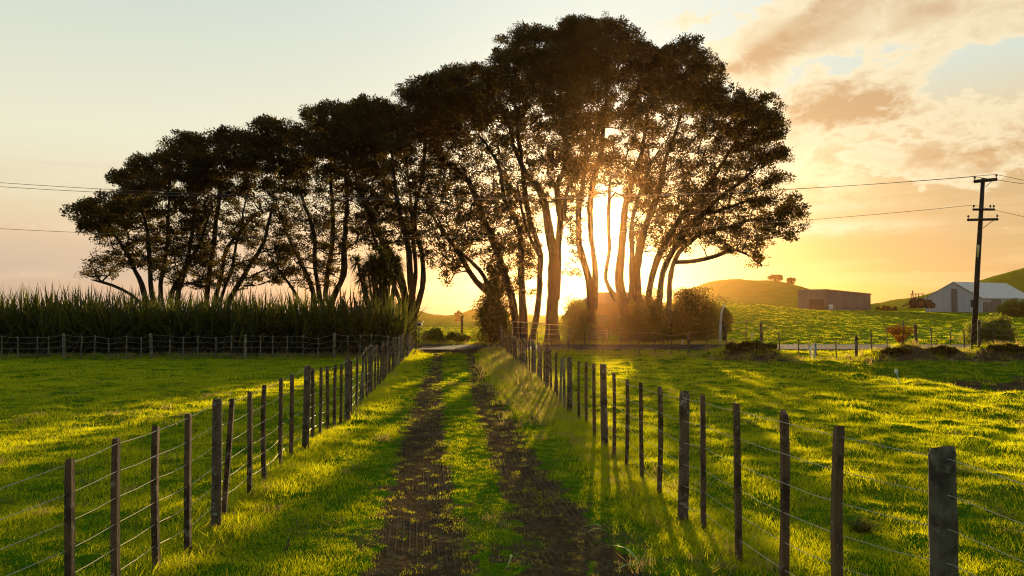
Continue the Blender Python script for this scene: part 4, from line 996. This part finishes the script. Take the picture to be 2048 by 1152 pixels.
# farm machinery by the grey shed
MD = 112.0; jx = col(1640, MD); jz = gz(jx, MD); jr = empty('hay_rake', (jx, MD, jz)); tag(jr, 'tangled spoked hay rake standing in front of the long low shed', 'implement')
for k, x in enumerate((-1.4, -.6, .3, 1.1)):
    mb = MB(); a = np.linspace(0, 2 * math.pi, 17); mb.tube(np.stack([x + .55 * np.cos(a), .15 * k + 0 * a, .6 + .55 * np.sin(a)], 1), .03, 4, cap=False)
    for b in range(8): mb.tube([(x, .15 * k, .6), (x + .7 * math.cos(b * .785), .15 * k, .6 + .7 * math.sin(b * .785))], .015, 3)
    mb.build('rake_wheel', M['rust'], jr)
MB().tube([(-1.8, .1, .6), (1.6, .6, .7), (2.4, .6, .5)], .05, 5).build('beam', M['greypaint'], jr)
wt = empty('water_tank', (col(1661, MD), MD, gz(col(1661, MD), MD))); tag(wt, 'small white upright drum at the corner of the long low shed', 'drum')
MB().tube([(0, 0, 0), (0, 0, .9), (0, 0, .95)], (.28, .28, .2), 12).build('drum', M['white'], wt, True); MB().tube([(0, 0, .93), (0, 0, 1.03)], .08, 8).build('cap', M['dark'], wt)

# ------------------------------------------------------------------ poles, markers, gates near the road
LD = 43.3; lp = Vector((col(1439, LD), LD, 0)); lp.z = gz(lp.x, LD) - .1
t_ = at(1443, 616, LD); q = MB(); q.tube([tuple(Vector((0, 0, 0))), tuple((t_ - lp) * .55 + Vector((-.02, 0, 0))), tuple((t_ - lp) * .88), tuple((at(1450, 607, LD) - lp))], (.075, .07, .065, .03), 8)
o = q.build('leaning_pole', M['white'], None, True, lp); tag(o, 'pale bare pole bent at the top, standing beside the big dark bush', 'pole')
def stake(label, px, top, D, r=.03, mat='white', lean=(0, 0), name='marker_stake', cap=None):
    p = Vector((col(px, D), D, 0)); p.z = gz(p.x, D) - .1; h = at(px, top, D).z - p.z
    root = empty(name, p); tag(root, label, 'marker post'); MB().tube([(0, 0, 0), (lean[0] * .5, 0, h * .6), (lean[0], lean[1], h)], (r, r * .95, r * .8), 7).build('shaft', M[mat], root, True)
    if cap: MB().box((lean[0], lean[1] - r, h - cap[1] / 2), (r * 2.6, .02, cap[1])).build('reflector', M[cap[0]], root)
    return root
stake('thin pale yellow stake on the verge beyond the road', 1503, 665, 43.0, .03, 'yellow', cap=('white', .25))
stake('left of the two white marker posts leaning together at the roadside, with a yellow flag', 1624, 686, 32.6, .05, 'white', (-.18, 0), cap=('yellow', .12))
stake('right of the two white marker posts, upright and thicker', 1629, 687, 32.4, .075, 'white', (.0, 0))
stake('tiny white stake at the verge left of the pale bare pole', 1363, 680, 42.8, .035, 'white', (.05, 0))
ep = ground(1797, 768) ; ep.y -= .1
er = empty('electric_fence_standard', ep); tag(er, 'short white electric fence standard leaning on the lit crest of the paddock', 'fence standard')
hh_ = at(1790, 752, ep.y).z - ep.z
MB().tube([(0, 0, -.1), (-.10, 0, max(.3, hh_))], .012, 6).build('rod', M['white'], er); MB().tube([(-.10, 0, max(.3, hh_) - .02), (-.11, 0, max(.3, hh_) + .07)], (.04, .035), 8).build('insulator', M['white'], er)
# pipe gate frame beyond the road
GT = 43.4; g0 = Vector((col(1024, GT), GT, 0)); g0.z = gz(g0.x, GT)
gr_ = empty('pipe_gate', g0); tag(gr_, 'wide galvanised pipe frame gate across the entrance beyond the road', 'gate')
ztop = at(1024, 643, GT).z - g0.z; gw = col(1128, GT) - g0.x; zr = at(1128, 651, GT).z - g0.z
MB().tube([(0, 0, 0), (.05, 0, ztop * .95), (.12, 0, ztop), (gw, 0, zr), (gw, 0, 0)], .026, 6, cap=False).build('frame', M['pipe'], gr_)
for px in (1061, 1098): 
    x = col(px, GT) - g0.x; MB().tube([(x, 0, 0), (x, 0, ztop + (zr - ztop) * x / gw)], .02, 6).build('upright', M['pipe'], gr_)
for k in (.25, .5, .75): MB().tube([(.05, 0, ztop * k), (gw, 0, zr * k)], .009, 4).build('rail', M['pipe'], gr_)
# timber rail stack / stock gate
T2 = 43.6; h0 = Vector((col(1178, T2), T2, 0)); h0.z = gz(h0.x, T2); r2 = empty('timber_gate', h0); tag(r2, 'small slatted timber gate beneath the sun at the foot of the slim forked trunk', 'gate')
gw2 = col(1214, T2) - h0.x; gh2 = at(1190, 660, T2).z - h0.z
for k in range(5): MB().box((gw2 / 2, 0, .12 + k * (gh2 - .15) / 4), (gw2, .03, .09)).build('rail', M['redwood'], r2)
for x in (0, gw2): MB().box((x, .05, gh2 / 2), (.09, .09, gh2 + .15)).build('gate_post', M['redwood'], r2)
# letterbox on the gnarled trunk side, gate post, field post
mbx = empty('letterbox', (col(838, 42.4), 42.4, gz(col(838, 42.4), 42.4))); tag(mbx, 'small pale letterbox on a post beside the gnarled tree', 'letterbox')
MB().box((0, 0, .5), (.09, .09, 1.1)).build('post', M['post'], mbx); MB().box((0, 0, 1.22), (.36, .3, .22)).build('box', M['pipe'], mbx); MB().box((0, 0, 1.38), (.5, .38, .05)).box((.02, -.153, 1.24), (.22, .01, .04)).build('lid', M['dark'], mbx)
fp = MB().tube([(0, 0, -.2), (0, 0, 1.75)], .10, 8).build('field_post', M['oldpost'], None, False, (col(924, 60), 60, gz(col(924, 60), 60))); tag(fp, 'lone dark post in the field beyond the road, seen through the gap', 'post')

# bare orange shrub on the bank
def bare_shrub(label, px, D, w, h):
    x = col(px, D); root = empty('bare_shrub', (x, D, gz(x, D))); tag(root, label, 'shrub'); mb = MB(); tw = MB()
    for k in range(46):
        a = rnd.uniform(0, 6.28); s = rnd.uniform(.2, 1); L = h * rnd.uniform(.7, 1.1); tip = Vector((math.cos(a) * w / 2 * s, math.sin(a) * w / 2 * s, L * (1 - .25 * s)))
        mid = tip * .5 + Vector((0, 0, .1)); mb.tube([(0, 0, -.05), tuple(mid), tuple(tip)], (.012, .008, .004), 3, cap=False)
        for j in range(14):
            b = mid.lerp(tip, rnd.uniform(0, 1)); d = Vector((rnd.gauss(0, 1), rnd.gauss(0, 1), rnd.gauss(.7, .6))).normalized() * rnd.uniform(.12, .3); tw.tube([tuple(b), tuple(b + d)], (.005, .002), 3, cap=False)
    mb.build('stem', M['bare'], root); tw.build('twig', M['bare'], root)
bare_shrub('bare orange brown twiggy shrub on the roadside bank, between two fence posts', 1800, 32.2, 1.5, .95)

for lab, p0, p1, t_, nn in (('low dark scrub on the mound beside the bare orange shrub', 1752, 1826, 706, 30), ('low dark scrub along the bank between the orange shrub and the power pole', 1836, 1930, 704, 34),
                            ('low dark scrub along the bank right of the power pole', 1960, 2060, 706, 34), ('low dark scrub on the mound left of the two white marker posts', 1450, 1560, 704, 34)):
    px_shrub(lab, p0, p1, t_, 735, 31.4, nb=nn, depth=.9, bumpy=.8, size=.07, per=70)
# coarse tussocks on the banks and in the gully
def tussock(label, x, y, h, n, mat='dry', group=None, name='tussock'):
    V, Fc = blades(n, h, h * .22, h * .035, 1.0, int(abs(x * 97 + y * 31)) % 9999, .9); mb = MB(); mb.add(V, Fc); o = mb.build(name, M[mat], None, False, (x, y, gz(x, y)))
    return tag(o, label, 'tussock', group)
N_ = 420; xb = R.uniform(8.0, 26, N_); yb = 31.9 + R.normal(0, .8, N_)
scatter('bank_grass', np.stack([xb, yb, zf(xb, yb)], 1), R.uniform(.9, 1.9, N_), R.integers(0, 4, N_), long_)
N_ = 260; xb = R.uniform(1.5, 8.5, N_); yb = 36.0 - (xb - 1.5) * .5 + R.normal(0, .5, N_)
scatter('bank_grass', np.stack([xb, yb, zf(xb, yb)], 1), R.uniform(.7, 1.6, N_), R.integers(0, 4, N_), long_)
N_ = 900; xb = R.uniform(-30, -6, N_); yb = 31.9 + R.normal(0, .5, N_)
scatter('hedge_foot_grass', np.stack([xb, yb, zf(xb, yb)], 1), R.uniform(.8, 1.7, N_), R.integers(0, 4, N_), long_)
N_ = 700; xb = R.uniform(-7, 14, N_); yb = 43.4 + R.normal(0, .5, N_)
scatter('far_verge_grass', np.stack([xb, yb, zf(xb, yb)], 1), R.uniform(.8, 1.8, N_), R.integers(0, 4, N_), long_)
tp = ground(1722, 1062); tussock('dark tangled grass clump in the right paddock between the two nearest posts', tp.x, tp.y, .17, 260, 'leaf2')

# fallen strap leaves and a stick on the track
def fallen(label, p0, p1, w, mat, arch=.02):
    a = ground(*p0); b = ground(*p1); L = (b - a).length; d = (b - a) / L; s = Vector((-d.y, d.x, 0)); V = []; n = 9; mb = MB()
    for k in range(n):
        t = k / (n - 1); c = (b - a) * t + s * .03 * math.sin(t * 4) + Vector((0, 0, .035 + arch * math.sin(t * math.pi))); ww = w * (math.sin(math.pi * (.08 + .9 * t)) ** .6) / 2
        V += [tuple(c - s * ww), tuple(c + Vector((0, 0, -.004))), tuple(c + s * ww)]
    f = []
    for k in range(n - 1): f += [(3 * k, 3 * k + 1, 3 * k + 4, 3 * k + 3), (3 * k + 1, 3 * k + 2, 3 * k + 5, 3 * k + 4)]
    mb.add(V, f); return tag(mb.build('fallen_leaf', M[mat], None, True, a), label, 'leaf')
M['straw'] = leafy('green_strap_leaf', (.20, .28, .05), (.30, .34, .08), (.4, .45, .05), (.5, .5, .1), .3, .08)
fallen('upper of two green strap leaves lying across the right wheel rut', (1172, 1058), (1208, 1062), .022, 'straw')
fallen('lower of two green strap leaves lying across the right wheel rut', (1174, 1070), (1212, 1068), .02, 'straw')
fallen('long strap leaf slanting down to the right at the lower end of the right rut', (1215, 1096), (1284, 1136), .025, 'straw', .03)
fallen('pale flat strap leaf at the bottom edge below the slanting one', (1235, 1148), (1290, 1143), .022, 'straw')
fallen('short curled green leaf on the mud in the middle of the track bottom', (1012, 1120), (1020, 1148), .02, 'straw', .04)
a = ground(572, 1112); o = MB().tube(smooth_path([(0, 0, .0), (-.012, .01, .05), (.02, 0, .085), (.012, .01, .12), (.03, 0, .15)], .02), .008, 5).build('stick', M['palewood'], None, True, a); tag(o, 'short crooked pale stick standing up from the grass left of the track', 'stick')

# ------------------------------------------------------------------ haze, an orange volume added to imitate lens glow near the sun
m, g = newmat('glow_haze_air'); v = g.n('ShaderNodeVolumePrincipled'); v.inputs['Color'].default_value = (1, .50, .16, 1); v.inputs['Density'].default_value = .00021; v.inputs['Anisotropy'].default_value = .90
o_ = g.n('ShaderNodeOutputMaterial'); g.l(v.outputs[0], o_.inputs['Volume']); M['glow_haze'] = m
HAZE = True
if HAZE:
    hz_ = MB().box((0, 300, -28), (1100, 1300, 108)).build('glow_haze', m); tag(hz_, kind='stuff')
print('OBJECTS', len(bpy.data.objects))
